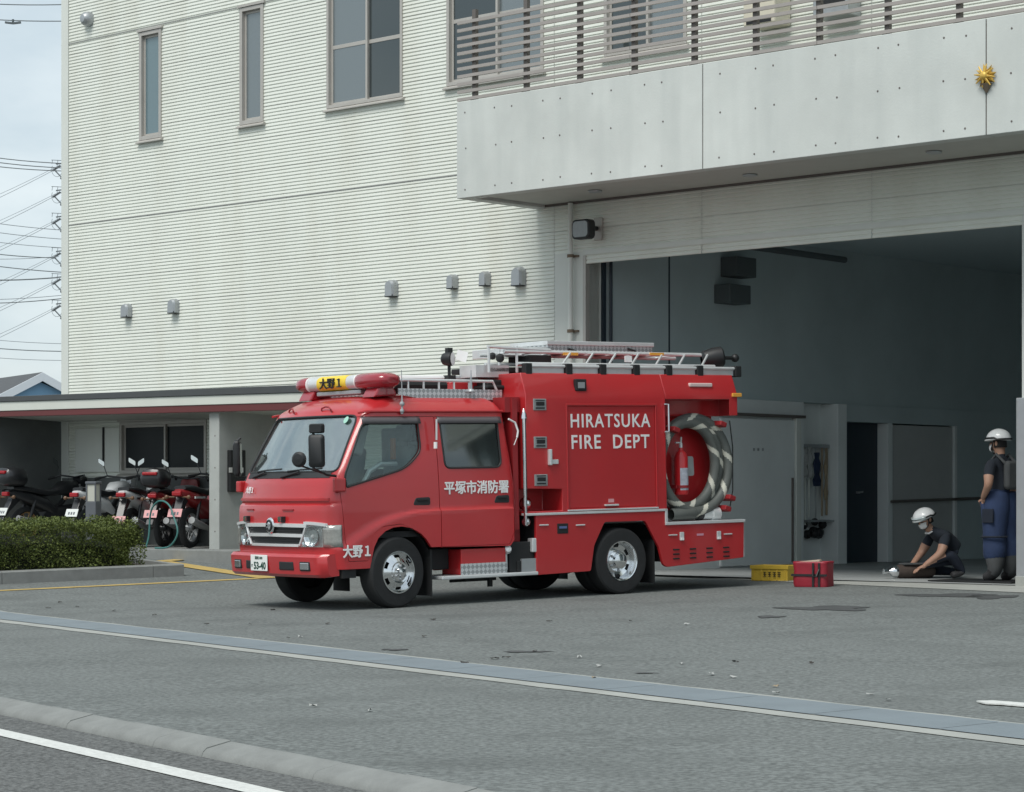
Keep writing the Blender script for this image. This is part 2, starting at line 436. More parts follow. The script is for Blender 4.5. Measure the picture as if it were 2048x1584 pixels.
# ------------------------------------------------------------------ fire station
st = empty('fire_station', O, WROT)
tag(st, 'white ribbed fire station with concrete balcony over open vehicle bay', 'building')
XL = wp(127, 452)[0]; XR = 14.0; ZL = 4.61; ZS = 5.235; ZTOP = 11.2
BX0, BD = -.815, 1.525                       # balcony left end and depth
XP = wp(1110, 600)[0]                        # left edge of the smooth pillar
def hole(x0p, x1p, zb, zt): return (wp(x0p, 300)[0], wp(x1p, 300)[0], zb, zt)
holes = dict(
    A=hole(282, 324, wp(303, 277)[1], wp(303, 63)[1]),
    B=hole(483, 528, wp(505, 246)[1], wp(505, 14)[1]),
    C=hole(657, 806, wp(657, 217)[1], wp(657, 217)[1] + 2.35),
    D=hole(897, 1088, wp(897, 172)[1], wp(897, 172)[1] + 2.1),
    E=hole(1212, 1374, wp(1212, 113)[1], wp(1212, 113)[1] + 2.0),
    Fw=(wp(243, 942)[0], wp(414, 942)[0], wp(245, 946)[1], wp(245, 846)[1]),
)
PITCH, NR = .0506, 9
BH = PITCH * NR
# rows start so that the two deep joints of the photo fall between boards
z0 = 5.807 - BH * 14
segs_hi = [XL + .16, wp(1110, 450)[0], wp(1405, 420)[0], wp(1745, 400)[0], 9.6, XR]
def ridge_profile():
    P = []
    for k in range(NR):
        z = k * PITCH
        P += [(-.004, z + .001), (-.017, z + .009), (-.013, z + PITCH - .012), (-.003, z + PITCH - .005)]
    return P
RP = ridge_profile()
def board(xi0, xi1, zb, parent):
    cuts = {xi0, xi1}
    for (a, c, d, e) in holes.values():
        if d < zb + BH and e > zb: cuts |= {q_ for q_ in (a, c) if xi0 < q_ < xi1}
    cuts = sorted(cuts)
    for p, q_ in zip(cuts, cuts[1:]):
        if q_ - p < .02: continue
        b = MB(); mx_ = (p + q_) / 2
        for k in range(len(RP) - 1):
            (y0, za), (y1, zb_) = RP[k], RP[k+1]
            za += zb; zb_ += zb
            if za > ZTOP or zb_ < .3: continue
            kz = (k // 4 + .5) * PITCH + zb
            if any(a < mx_ < c and d < kz < e for (a, c, d, e) in holes.values()): continue
            b.add([(p, y0, za), (q_, y0, za), (q_, y1, zb_), (p, y1, zb_)], [(0, 1, 2, 3)])
        if b.v: b.build('siding_board', M_SIDE, parent, smooth=0)
zb = z0
while zb > .5: zb -= BH
while zb < ZTOP:
    if zb + BH * .5 < ZL: board(XL + .16, XP, zb, st)
    else:
        for a, c in zip(segs_hi, segs_hi[1:]): board(a + .004, c - .004, zb, st)
    zb += BH
# masonry behind the boards, side and back walls, roof, floor slab edges
b = MB()
def solid_wall(b, x0, x1, y0, y1, zb, zt, hs):
    xs = sorted({x0, x1, *[h[0] for h in hs], *[h[1] for h in hs]}); zs = sorted({zb, zt, *[h[2] for h in hs], *[h[3] for h in hs]})
    for xa, xb in zip(xs, xs[1:]):
        for za, zc in zip(zs, zs[1:]):
            cx_, cz_ = (xa+xb)/2, (za+zc)/2
            if any(h[0] < cx_ < h[1] and h[2] < cz_ < h[3] for h in hs): continue
            b.box(xa, xb, y0, y1, za, zc)
solid_wall(b, XL, XR, .0, .30, ZL, ZTOP, [h for k, h in holes.items() if k != 'Fw'])
solid_wall(b, XL, 0, .0, .30, .2, ZL, [holes['Fw']])
b.box(XL, XL + .2, .3, 13.5, .2, ZTOP); b.box(XL, XR, 13.5, 13.8, .2, ZTOP); b.box(XR - .2, XR, .3, 13.5, .2, ZTOP); b.box(XL, XR, .0, 13.5, ZTOP, ZTOP + .3)
b.build('core_wall', M_TRIM, st, smooth=0)
def jspans(z):
    sp_ = [(XL - .032, XR)]
    for (a, c, d, e) in holes.values():
        if d - .06 < z < e + .05: sp_ = [iv for (p, q_) in sp_ for iv in ((p, min(q_, a - .05)), (max(p, c + .05), q_)) if iv[1] > iv[0]]
    return sp_
for zj in (5.807, 8.717):
    for p_, q_ in jspans(zj): b = MB(); b.box(p_, q_, -.0215, -.0, zj - .007, zj + .009); b.build('panel_joint', M_JOINT, st, smooth=0)
b = MB(); b.box(XL - .03, XL + .155, -.024, .06, .3, ZTOP)
b.build('corner_trim', M_TRIM, st, smooth=0, bevel=.006)
b = MB(); b.box(XP + .006, -.0, -.02, .34, .2, ZL - .004); b.build('bay_pillar', M_TRIM, st, smooth=0, bevel=.008)
b = MB(); b.box(.002, XR, -.03, .30, ZL - .055, ZL + .012); b.build('lintel_trim', M_TRIM, st, smooth=0, bevel=.006)
b = MB(); b.box(.002, .05, -.026, .05, .45, ZL - .06); b.build('shutter_guide', M_FRAME, st, smooth=0)
# right column of the bay with its steel guard
xc = wp(2043, 900)[0]
b = MB(); b.box(xc + .02, xc + .45, -.03, .36, .2, ZL - .06); b.build('bay_pillar', M_TRIM, st, smooth=0, bevel=.008)
zg = wp(2040, 796)[1]
b = MB(); b.box(xc - .028, xc + .52, -.07, .02, .2, zg); g = b.build('pillar_guard', M_VENT, st, smooth=0, bevel=.008)
b = MB(); b.box(xc - .034, xc + .53, -.078, .03, .2, .56); b.build('pillar_base', M_CONCD, st, smooth=0, bevel=.006)

# windows -----------------------------------------------------------
def frame_rect(b, x0, x1, z0, z1, w, y0, y1):
    b.box(x0, x0+w, y0, y1, z0, z1); b.box(x1-w, x1, y0, y1, z0, z1); b.box(x0+w, x1-w, y0, y1, z0, z0+w); b.box(x0+w, x1-w, y0, y1, z1-w, z1)
def window(h, panes, fw=.05, sill=True, mull=None, flange=.05, mats=(M_PANE_L, M_PANE_D), depth=.10):
    x0, x1, z0_, z1_ = h
    b = MB(); frame_rect(b, x0-.012, x1+.012, z0_-.012, z1_+.012, fw, -.034, depth)
    fr = b.build('window', M_FRAME, st, smooth=0, bevel=.004)
    if sill:
        b = MB(); b.prism([(-.075, z0_-.06), (-.075, z0_-.045), (-.03, z0_-.016), (.0, z0_-.016), (.0, z0_-.06)], 'x', x0-.05, x1+.05); b.build('window_sill', M_FRAME, fr, smooth=0)
        b = MB(); b.box(x0-.05, x1+.05, -.05, -.0, z1_+.016, z1_+.05); b.build('head_flashing', M_FRAME, fr, smooth=0)
    ix0, ix1, iz0, iz1 = x0+fw-.012, x1-fw+.012, z0_+fw-.012, z1_-fw+.012
    w = (ix1 - ix0) / panes
    for k in range(panes):
        y = .02 + (.035 if k % 2 else 0)
        a, c = ix0 + k*w - (.02 if k else 0), ix0 + (k+1)*w + (.0 if k == panes-1 else .02)
        sb = MB(); frame_rect(sb, a, c, iz0, iz1, .038, y, y+.03)
        if mull: sb.box(a+.038, c-.038, y+.002, y+.028, iz0+mull, iz0+mull+.055)
        s_ = sb.build('sash', M_FRAME, fr, smooth=0, bevel=.003)
        m_ = mats[k % len(mats)]
        if mull:
            for q0_, q1_ in ((iz0+.038, iz0+mull), (iz0+mull+.055, iz1-.038)):
                pb = MB(); pb.box(a+.038, c-.038, y+.010, y+.016, q0_, q1_); pb.build('pane', m_, fr, smooth=0)
        else:
            pb = MB(); pb.box(a+.038, c-.038, y+.010, y+.016, iz0+.038, iz1-.038); pb.build('pane', m_, fr, smooth=0)
    return fr
window(holes['A'], 1, .06, mats=(M_PANE_B,)); window(holes['B'], 1, .06, mats=(M_PANE_L,))
window(holes['C'], 2, .045, mull=.80, mats=(M_PANE_L, M_PANE_D)); window(holes['D'], 2, .05, mull=.80, mats=(M_PANE_D, M_PANE_L)); window(holes['E'], 2, .05, mats=(M_PANE_D, M_PANE_L))
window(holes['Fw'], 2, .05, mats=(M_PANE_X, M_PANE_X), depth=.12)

# vent hoods --------------------------------------------------------
def vent_hood(px, py, hw, hh):
    x, z = wp(px, py, .05); w = hw; h = hh; d = .11
    b = MB(); N = 10
    out = [(x - w, z - h)] + [(x - w*math.cos(math.pi*k/N), z + h*.25 + w*.95*math.sin(math.pi*k/N)) for k in range(N+1)] + [(x + w, z - h)]
    mid_ = [(x + (a - x)*.96, z + (c - z)*(.97 if c > z - h else 1)) for a, c in out]; inn = [(x + (a - x)*.74, z + (c - z)*(.80 if c > z - h else 1)) for a, c in out]
    n = len(out); vs = [(a, -.018, c) for a, c in out] + [(a, -.018 - d*.7, c) for a, c in mid_] + [(a, -.018 - d, c) for a, c in inn]
    b.add(vs, [(j*n+i, j*n+i+1, (j+1)*n+i+1, (j+1)*n+i) for j in range(2) for i in range(n-1)] + [tuple(range(2*n, 3*n))])
    o = b.build('vent_hood', M_VENT, st, smooth=25)
    b = MB(); b.box(x - w*.86, x + w*.86, -.018 - d*.95, -.02, z - h - .012, z - h + .02); b.build('vent_opening', M_BLACK, o, smooth=0)
    b = MB(); b.prism([(x + (a-x)*1.06, z + (c-z)*1.04) for a, c in out], 'y', -.024, -.010); b.build('vent_flange', M_VENT, o, smooth=0)
for a in ((254, 621, .085, .10), (348, 612, .085, .105), (784, 576, .088, .115), (906, 562, .068, .10), (971, 556, .068, .10), (1038, 552, .095, .125)): vent_hood(*a)
x, z = wp(175, 38, .05); b = MB(); b.lathe([(.001, -.16), (.06, -.155), (.105, -.11), (.12, -.04), (.12, 0)], (x, -.0, z), (0, 1, 0), 24); b.build('round_vent', M_VENT, st)

# downpipe with brackets
x0_, z0_ = wp(1141, 500, .09); b = MB(); b.tube([(x0_, -.09, ZS), (x0_, -.09, .45)], .034, 14)
dp = b.build('downpipe', M_TRIM, st)
for py in (512, 662):
    z = wp(1141, py, .09)[1]; b = MB(); b.lathe([(.034, -.02), (.045, -.02), (.045, .02), (.034, .02)], (x0_, -.09, z), (0, 0, 1), 14, close=True); b.box(x0_ - .06, x0_ + .09, -.06, -.02, z - .012, z + .012); b.build('pipe_bracket', M_RUST, dp)

# balcony -----------------------------------------------------------
zpt = wp(912, 205, BD)[1]                 # parapet top
zpb = ZS
joints = [BX0, wp(1405, 300, BD)[0], wp(1972, 200, BD)[0], 11.0]
for a, c in zip(joints, joints[1:]):
    b = MB(); b.box(a + .007, c - .007, -BD, -BD + .18, zpb - .02, zpt); b.build('parapet_panel', M_CONC, st, smooth=0, bevel=.006)
b = MB(); b.box(BX0 + .01, 11, -BD + .012, -BD + .17, zpb - .01, zpt - .02); b.build('parapet_joint', M_POSTD, st, smooth=0)
b = MB(); b.box(BX0, BX0 + .18, -BD + .185, -.03, zpb - .02, zpt); b.build('parapet_return', M_CONC, st, smooth=0, bevel=.006)
b = MB(); b.box(BX0 + .2, 11, -BD + .22, -.035, zpb + .02, zpb + .22); b.build('balcony_slab', M_SOFF, st, smooth=0)
b = MB(); b.box(BX0 + .19, 11, -BD + .185, -BD + .21, zpb - .01, zpb + .15); b.box(BX0 + .19, 11, -.06, -.034, zpb - .01, zpb + .15); b.build('soffit_edge', M_POSTD, st, smooth=0)
for px, py in ((1190, 384), (1500, 352), (1868, 306)):
    p = W2L(hit(px, py, (0, 0, zpb), (0, 0, 1))); b = MB(); b.lathe([(.001, -.01), (.07, -.01), (.085, -.016), (.09, .0)], (p[0], p[1], zpb + .012), (0, 0, 1), 20); b.build('soffit_vent', M_VENT, st)
# tie holes of the formwork
b = MB()
for px in (930, 990, 1022, 1087, 1120, 1185, 1221, 1290, 1325, 1440, 1510, 1548, 1632, 1672, 1755, 1798, 1888, 1930, 2024):
    for fr_ in (.12, .50, .93):
        z = zpb + (zpt - zpb) * (1 - fr_) + random.uniform(-.01, .01); x = wp(px, 300, BD)[0] + random.uniform(-.015, .015)
        b.lathe([(.001, -.0025), (.010, -.0025), (.012, -.001)], (x, -BD - .001, z), (0, 1, 0), 10)
o = b.build('tie_hole', M_POSTD, st, smooth=0); o['kind'] = 'stuff'
# railing: slats one by one, posts
dz_ = wp(912, 200, BD)[1] - wp(912, 215.35, BD)[1]
zs0 = zpt + .03
slat = MB(); slat.box(0, 11 - BX0, -.028, .0, -.019, .019); sme = slat.mesh('railing_slat', M_SLAT)
for k in range(11):
    for (a, c) in ((BX0, wp(1258, 250, BD)[0]), (wp(1258, 250, BD)[0] + .006, wp(1632, 200, BD)[0]), (wp(1632, 200, BD)[0] + .006, 11)):
        b = MB(); b.box(a, c, -BD + .012, -BD + .042, zs0 + k*dz_ - .019, zs0 + k*dz_ + .02); b.build('railing_slat', M_SLAT, st, smooth=0)
for px in (948, 1051, 1158, 1267, 1387, 1510, 1637, 1774, 1917, 2070):
    x = wp(px, 200, BD - .05)[0]; b = MB(); b.box(x - .03, x + .03, -BD + .046, -BD + .10, zpt, zs0 + 11*dz_ + .05); b.box(x-.06, x+.06, -BD+.045, -BD+.15, zpt, zpt+.012); b.build('railing_post', M_POSTD, st, smooth=0)
# gold emblem on the parapet
x, z = wp(1971, 152, BD + .03)
b = MB(); r1, r2 = .135, .07; NP = 8
for k in range(NP):
    a = 2*math.pi*k/NP + .2; da = math.pi/NP
    c0 = (x, -BD - .085, z); tip = (x + r1*math.cos(a), -BD - .03, z + r1*math.sin(a))
    va = (x + r2*math.cos(a-da), -BD - .012, z + r2*math.sin(a-da)); vb = (x + r2*math.cos(a+da), -BD - .012, z + r2*math.sin(a+da))
    b.add([c0, va, tip, vb], [(0, 1, 2), (0, 2, 3)])
for k in range(NP):
    a = 2*math.pi*(k+.5)/NP + .2
    b.tube([(x, -BD-.07, z), (x + r1*.92*math.cos(a), -BD-.05, z + r1*.92*math.sin(a))], [.018, .006], 6)
em = b.build('emblem', M_GOLD, st, smooth=0)
b = MB(); b.ball((x, -BD-.07, z), .042, 14, sq=(1, .6, 1)); b.build('emblem_disc', M_GOLD, em)
b = MB(); b.tube([(x, -BD-.01, z-.08), (x, -BD-.01, z-.17)], [.07, .012], 8); b.build('emblem_stem', M_RUST, em)
# air-conditioning box behind the railing
xa, za = wp(1522, 60); xb_, _ = wp(1585, 60)
b = MB(); b.box(xa, xb_, -.36, -.03, za-.02, za+.6); u = b.build('wall_unit', M_CREAM, st, smooth=0, bevel=.02); u['label'] = 'cream wall unit behind the balcony slats'
b = MB(); b.box(xa+.05, xb_-.05, -.364, -.34, za+.0, za+.05); b.build('unit_slot', M_BLACK, u, smooth=0)
xa, za = wp(1655, 25); xb_, _ = wp(1725, 25)
b = MB(); b.box(xa, xb_, -.30, -.03, za-.12, za+.5); u = b.build('wall_unit', M_VENT, st, smooth=0, bevel=.015)
b = MB(); b.box(xa+.05, xb_-.04, -.304, -.28, za+.0, za+.13); b.build('unit_slot', M_BLACK, u, smooth=0)

# bay interior -------------------------------------------------------
b = MB()
ya, _ = sp(1600, 900); yb_, _ = sp(1666, 900)           # alcove between the two doors
zw = ZL + .45
zled = sp(1480, 798)[1]
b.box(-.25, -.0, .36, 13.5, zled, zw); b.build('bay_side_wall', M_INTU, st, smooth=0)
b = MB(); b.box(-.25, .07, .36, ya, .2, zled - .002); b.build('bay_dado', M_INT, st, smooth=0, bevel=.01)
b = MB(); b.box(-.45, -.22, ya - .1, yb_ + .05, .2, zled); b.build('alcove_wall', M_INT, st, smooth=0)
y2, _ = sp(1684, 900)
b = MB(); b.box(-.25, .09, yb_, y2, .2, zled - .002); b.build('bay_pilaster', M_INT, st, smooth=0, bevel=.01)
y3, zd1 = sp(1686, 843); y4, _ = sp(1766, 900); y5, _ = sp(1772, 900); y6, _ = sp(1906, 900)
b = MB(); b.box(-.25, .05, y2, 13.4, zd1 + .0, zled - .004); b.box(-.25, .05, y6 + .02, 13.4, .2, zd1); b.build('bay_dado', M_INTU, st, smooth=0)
d = MB(); d.box(-.2, -.12, y3 - .02, y4 + .05, FLOOR, zd1); dd = d.build('steel_door', M_DOORD, st, smooth=0); dd['label'] = 'dark navy steel door in the bay side wall'
yh, zh = sp(1713, 985, -.12); d = MB(); d.box(-.12, -.07, yh-.015, yh+.015, zh-.015, zh+.015); d.tube([(-.075, yh, zh), (-.075, yh+.1, zh+.01)], .012, 8); d.build('door_handle', M_VENT, dd)
d = MB(); d.box(-.2, .03, y5 + .08, y6 - .06, FLOOR, zd1 - .02); d2 = d.build('steel_door', M_DOORG, st, smooth=0, bevel=.006)
for a, c in ((y4 + .03, y5 + .075), (y6 - .055, y6 + .015)):
    d = MB(); d.box(-.2, .07, a, c, FLOOR, zd1); d.build('door_frame', M_INT, st, smooth=0, bevel=.006)
yy0, zz0 = sp(1782, 1003, .1); yy1, _ = sp(1965, 990, .1)
d = MB(); d.tube([(.11, yy0, zz0), (.11, yy1, zz0 + .05)], .022, 8); d.build('push_bar', M_POSTD, st)
ys0, zs1 = sp(1440, 835, .1); ys1, _ = sp(1597, 835, .1)
d = MB(); d.box(.075, .12, ys0, ys1 - .12, FLOOR + .02, zs1); sd_ = d.build('sliding_door', M_INT, st, smooth=0, bevel=.006)
d = MB(); d.box(.075, .15, ys1 - .115, ys1, FLOOR + .01, zs1 + .03); d.build('door_stile', M_TRIM, sd_, smooth=0, bevel=.006)
d = MB(); d.box(.12, .145, ys1 - .20, ys1 - .175, FLOOR + .05, FLOOR + 1.25); d.build('door_pull', M_POSTD, sd_, smooth=0)
d = MB(); d.box(.06, .16, ys0, ys1 + .1, zs1 + .035, zs1 + .075); d.build('door_track', M_POSTD, sd_, smooth=0)
d = MB()
for k in range(3):
    yy, zz = sp(1508 + k*9, 899, .125); d.box(.121, .124, yy-.02, yy+.02, zz-.02, zz+.02)
d.build('door_sign', M_VENT, sd_, smooth=0)
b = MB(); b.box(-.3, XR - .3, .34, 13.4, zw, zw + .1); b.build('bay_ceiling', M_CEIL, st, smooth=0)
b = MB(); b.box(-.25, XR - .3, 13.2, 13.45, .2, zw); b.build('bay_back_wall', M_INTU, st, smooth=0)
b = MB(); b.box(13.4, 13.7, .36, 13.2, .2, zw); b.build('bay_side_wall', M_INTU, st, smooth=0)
yj, _ = sp(1209, 600)
b = MB(); b.box(.0, .03, .345, yj, .46, zw - .02); b.build('shutter_pocket', M_DOORD, st, smooth=0)
b = MB(); b.tube([(.06, yj + .06, .5), (.06, yj + .06, zw)], .022, 8); b.build('conduit', M_DOORD, st)
ym, zm = sp(1338, 500); b = MB(); b.box(.0, .008, ym - .012, ym + .012, zled, zw - .05); b.build('wall_joint', M_DOORD, st, smooth=0)
for (p0_, p1_, q0_, q1_) in ((1458, 1498, 513, 557), (1445, 1487, 568, 610)):
    a0, c0 = sp(p0_, q0_, .15); a1, c1 = sp(p1_, q1_, .15); b = MB(); b.box(.0, .28, a0, a1, c1, c0); u = b.build('speaker_box', M_DUCT, st, smooth=0, bevel=.01)
a0, c0 = sp(1440, 492, .5); a1, c1 = sp(1690, 502, .5)
b = MB(); b.tube([(.5, a0, c0 + .05), (.5, a1, c0 + .03)], .045, 10); b.build('exhaust_duct', M_DUCT, st)
# tool rack in the alcove
rk = empty('tool_rack', O + WX*0, WROT); tag(rk, 'metal rail of hanging brooms and cloths in the bay alcove', 'tool rack')
yk0, zk0 = sp(1603, 892, -.1); yk1, zk1 = sp(1664, 892, -.1)
b = MB(); b.box(-.16, -.06, yk0, yk1, zk0 - .02, zk0 + .03); b.build('rail', M_VENT, rk, smooth=0)
M_WOOD = mat('pole_wood', (.38, .30, .20), .7, var=.2); M_CLOTHW = mat('cloth_grey', (.45, .46, .45), .9, var=.15, vscale=9); M_CLOTHB = mat('cloth_navy', (.02, .035, .08), .9, var=.2, vscale=9)
for k, (px, y1p, m_, r_) in enumerate(((1611, 1050, M_TRIM, .013), (1619, 1035, M_TRIM, .015), (1632, 1040, M_VENT, .012), (1645, 1032, M_WOOD, .014), (1655, 1030, M_WOOD, .018), (1661, 1034, M_WOOD, .016))):
    a, zt_ = sp(px, 896, -.1); _, zb2 = sp(px, y1p, -.1); b = MB(); b.tube([(-.11, a, zt_ + .03), (-.10, a + random.uniform(-.03, .04), zb2)], r_, 8); b.build('tool_pole', m_, rk)
for (p0_, p1_, q0_, q1_, m_) in ((1606, 1618, 897, 952, M_CLOTHW), (1617, 1626, 893, 955, M_CLOTHW), (1629, 1642, 905, 972, M_CLOTHB), (1651, 1656, 897, 1000, M_WOOD)):
    a0, c0 = sp(p0_, q0_, -.03); a1, c1 = sp(p1_, q1_, -.03); b = MB(); N = 8; vs = []
    for i in range(N+1):
        for j in range(7):
            t = i/N; vs.append((-.04 + .018*math.sin(j*2.1+t*3), a0 + (a1-a0)*(t*(.8+.2*j/6)+.1*(1-j/6)), c0 + (c1-c0)*j/6))
    b.add(vs, [(i*7+j, i*7+j+1, (i+1)*7+j+1, (i+1)*7+j) for i in range(N) for j in range(6)]); o = b.build('hanging_cloth', m_, rk)
    md = o.modifiers.new('s', 'SOLIDIFY'); md.thickness = .012
yq0, zq0 = sp(1612, 1040, -.05); yq1, _ = sp(1665, 1040, -.05)
b = MB(); b.box(-.3, .02, yq0, yq1, zq0 - .03, zq0); b.build('shelf', M_VENT, rk, smooth=0)
b = MB()
for k in range(9): b.ball((-.12 + random.uniform(-.08, .1), yq0 + .1 + .05*k + random.uniform(-.03, .03), zq0 - .14 + random.uniform(-.1, .12)), random.uniform(.05, .09), 8)
b.build('bundled_hose', M_BLACK, rk)

# floodlight beside the bay
fl = empty('flood_light', O, WROT); tag(fl, 'black rectangular flood light bracketed to the wall beside the bay', 'flood light')
x, z = wp(1168, 459, .35); x2, z2 = wp(1190, 458, .03)
b = MB(); b.box(x2 - .01, x2 + .13, -.05, -.02, z2 - .15, z2 + .14); b.build('back_plate', M_FRAME, fl, smooth=0, bevel=.01)
b = MB(); b.tube([(x2 + .05, -.05, z2), (x2 + .02, -.26, z2)], .03, 8); b.build('arm', M_BLACK, fl)
b = MB(); hx, hz = .15, .125; N = 24
def rrect(hx, hz, r, n=5):
    out = []
    for cx_, cz_, a0 in ((hx-r, hz-r, 0), (-hx+r, hz-r, 90), (-hx+r, -hz+r, 180), (hx-r, -hz+r, 270)):
        for k in range(n+1):
            a = R(a0 + 90*k/n); out.append((cx_ + r*math.cos(a), cz_ + r*math.sin(a)))
    return out
rr_ = rrect(hx, hz, .06)
b.prism([(x + a, z + c) for a, c in rr_], 'y', -.42, -.30); hd = b.build('lamp_head', M_BLACK, fl, bevel=.012)
b = MB(); b.prism([(x + a*.82, z + c*.80) for a, c in rr_], 'y', -.428, -.41); b.build('lens', mat('lamp_lens', (.20, .22, .22), .12, spec=.8, var=.2, vscale=12), fl)

# ------------------------------------------------------------------ motorcycle shelter
D = 1.5
sh = empty('motorcycle_shelter', O, WROT); tag(sh, 'flat roofed motorcycle shelter with white fascia along the station wall', 'shelter')
xs0, xs1 = wp(-60, 800, D)[0], wp(745, 800, D)[0]
def ledge(nm, yl, yr, yl2, yr2, m, y0, y1, name):
    # z at px 0 and px 600 for top and bottom edge
    xa, za = wp(0, yl, D); xb_, zb_ = wp(600, yr, D); _, zc = wp(0, yl2, D); _, zd = wp(600, yr2, D)
    def ext(z0_, z1_, x): return z0_ + (z1_-z0_)*(x-xa)/(xb_-xa)
    b = MB(); vs = []
    for y in (y0, y1):
        for x in (xs0, xs1): vs += [(x, y, ext(za, zb_, x)), (x, y, ext(zc, zd, x))]
    b.add(vs, [(0, 1, 3, 2), (4, 6, 7, 5), (0, 2, 6, 4), (1, 5, 7, 3), (0, 4, 5, 1), (2, 3, 7, 6)]); return b.build(name, m, sh, smooth=0, bevel=.006)
ledge('c', 793.6, 770.0, 803.8, 785.0, M_CAP, -D - .02, -.03, 'roof_cap')
ledge('f', 804.2, 785.4, 822.0, 804.0, M_FASC, -D, -D + .08, 'fascia')
ledge('r', 822.4, 804.4, 833.5, 819.6, M_DARKR, -D + .012, -D + .07, 'red_trim')
xa, za = wp(0, 833, D); xb_, zb_ = wp(600, 819, D)
b = MB(); vs = []
for x in (xs0, xs1):
    zz = za + (zb_-za)*(x-xa)/(xb_-xa)
    vs += [(x, -D + .085, zz + .012), (x, -.035, zz - .04), (x, -.035, zz + .06), (x, -D + .085, zz + .112)]
b.add(vs, [(0, 1, 2, 3), (4, 7, 6, 5), (0, 4, 5, 1), (1, 5, 6, 2), (2, 6, 7, 3), (3, 7, 4, 0)]); b.build('soffit', M_SOFF, sh, smooth=0)
px0, pz = wp(417, 1098, D - .08); px1, _ = wp(437, 1098, D - .08)
ZSLAB = pz
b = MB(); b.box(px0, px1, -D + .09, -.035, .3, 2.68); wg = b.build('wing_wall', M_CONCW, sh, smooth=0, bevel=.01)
b = MB()
for k in range(4): b.lathe([(.001, -.002), (.011, -.002), (.013, 0)], ((px0+px1)/2 + .02, -D + .09, .95 + k*.45), (0, 1, 0), 8)
o = b.build('tie_hole', M_POSTD, wg, smooth=0); o['kind'] = 'stuff'
b = MB(); b.box(XL - .05 - .18, XL - .05, -D + .09, .0, .3, 2.70); b.build('wing_wall', M_CONCX, sh, smooth=0, bevel=.01)  # left wing wall: shade put into its darker concrete colour
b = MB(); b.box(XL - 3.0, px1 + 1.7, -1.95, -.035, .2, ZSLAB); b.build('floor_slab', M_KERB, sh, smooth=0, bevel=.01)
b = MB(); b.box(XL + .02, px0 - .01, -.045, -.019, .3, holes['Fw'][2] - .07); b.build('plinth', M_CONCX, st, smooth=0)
# service hatch and cable on the wall under the shelter
a0, c0 = wp(152, 850, .03); a1, c1 = wp(240, 944, .03)
b = MB(); b.box(a0, a1, -.05, -.016, c1, c0 - .06); ht = b.build('wall_hatch', M_TRIM, st, smooth=0, bevel=.008)
b = MB(); a2, _ = wp(208, 900, .05); b.tube([(a2, -.065, c0 - .05), (a2, -.065, c1 + .12)], .018, 8); b.build('cable', M_BLACK, ht)
# intercom on the wing wall
ic = empty('intercom_panel', O, WROT); tag(ic, 'dark wall panel with two white tags on the concrete wing wall', 'intercom')
a0, c0 = sp(456, 900, px1 + .02); a1, c1 = sp(487, 984, px1 + .02)
b = MB(); b.box(px1, px1 + .07, a0, a1, c1, c0); b.build('case', M_BLACK, ic, smooth=0, bevel=.01)
for px in (461, 483):
    a, c = sp(px, 940, px1 + .07); b = MB(); b.box(px1 + .071, px1 + .076, a - .03, a + .03, c - .035, c + .035); b.build('white_tag', M_WHITEL, ic, smooth=0)
# ------------------------------------------------------------------ fire engine
M_RED = mat('red_paint', (.47, .022, .026), .32, coat=.6, var=.10, vscale=2.0, spec=.5, streak=((1.2, 1.2, .8), (.40, .03, .032), .5))
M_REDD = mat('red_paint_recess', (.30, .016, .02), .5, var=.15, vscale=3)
M_CHROME = mat('chrome', (.82, .83, .84), .12, metal=1.0, var=.08, vscale=10)
M_ALU = mat('aluminium', (.72, .74, .74), .36, metal=.4, var=.12, vscale=8)
M_TYRE = mat('tyre_rubber', (.022, .023, .024), .85, var=.3, vscale=12, bump=.2, bscale=90)
M_UNDER = mat('chassis_black', (.012, .013, .014), .7)
M_RUB = mat('window_rubber', (.02, .021, .022), .6)
M_WHT = mat('white_lettering', (.80, .79, .78), .6)
M_INNER = mat('cab_trim', (.16, .165, .16), .8, var=.15)
M_SEAT = mat('seat_fabric', (.34, .37, .36), .9, var=.15, vscale=6)
M_REDL = mat('red_lens', (.33, .012, .025), .18, coat=.8, spec=.6, var=.15, vscale=8)
M_AMB = mat('amber_lens', (.75, .36, .06), .3)
M_YSIGN = mat('yellow_sign', (.80, .58, .05), .45)
M_HOSE = mat('hose_rubber', (.115, .125, .115), .55, var=.25, vscale=9)
M_HOSEW = mat('hose_tape', (.55, .54, .46), .6)
M_CHROL = mat('satin_chrome', (.80, .81, .81), .22, metal=.45)
M_LATCH = mat('latch_metal', (.40, .42, .42), .4, metal=.5, var=.3, vscale=20)
M_LAMPB = mat('lamp_bowl', (.60, .62, .61), .25, metal=.6)
M_GLW = glassmat('windscreen_glass', (.62, .68, .67), refl=.30, rough=.03, opac=.10, ocol=(.35, .4, .4))
M_GLS = glassmat('side_glass', (.80, .86, .85), refl=.02, rough=.02)
M_GLR = glassmat('tinted_glass', (.30, .34, .34), refl=.09, rough=.04, opac=.3, ocol=(.05, .06, .06))
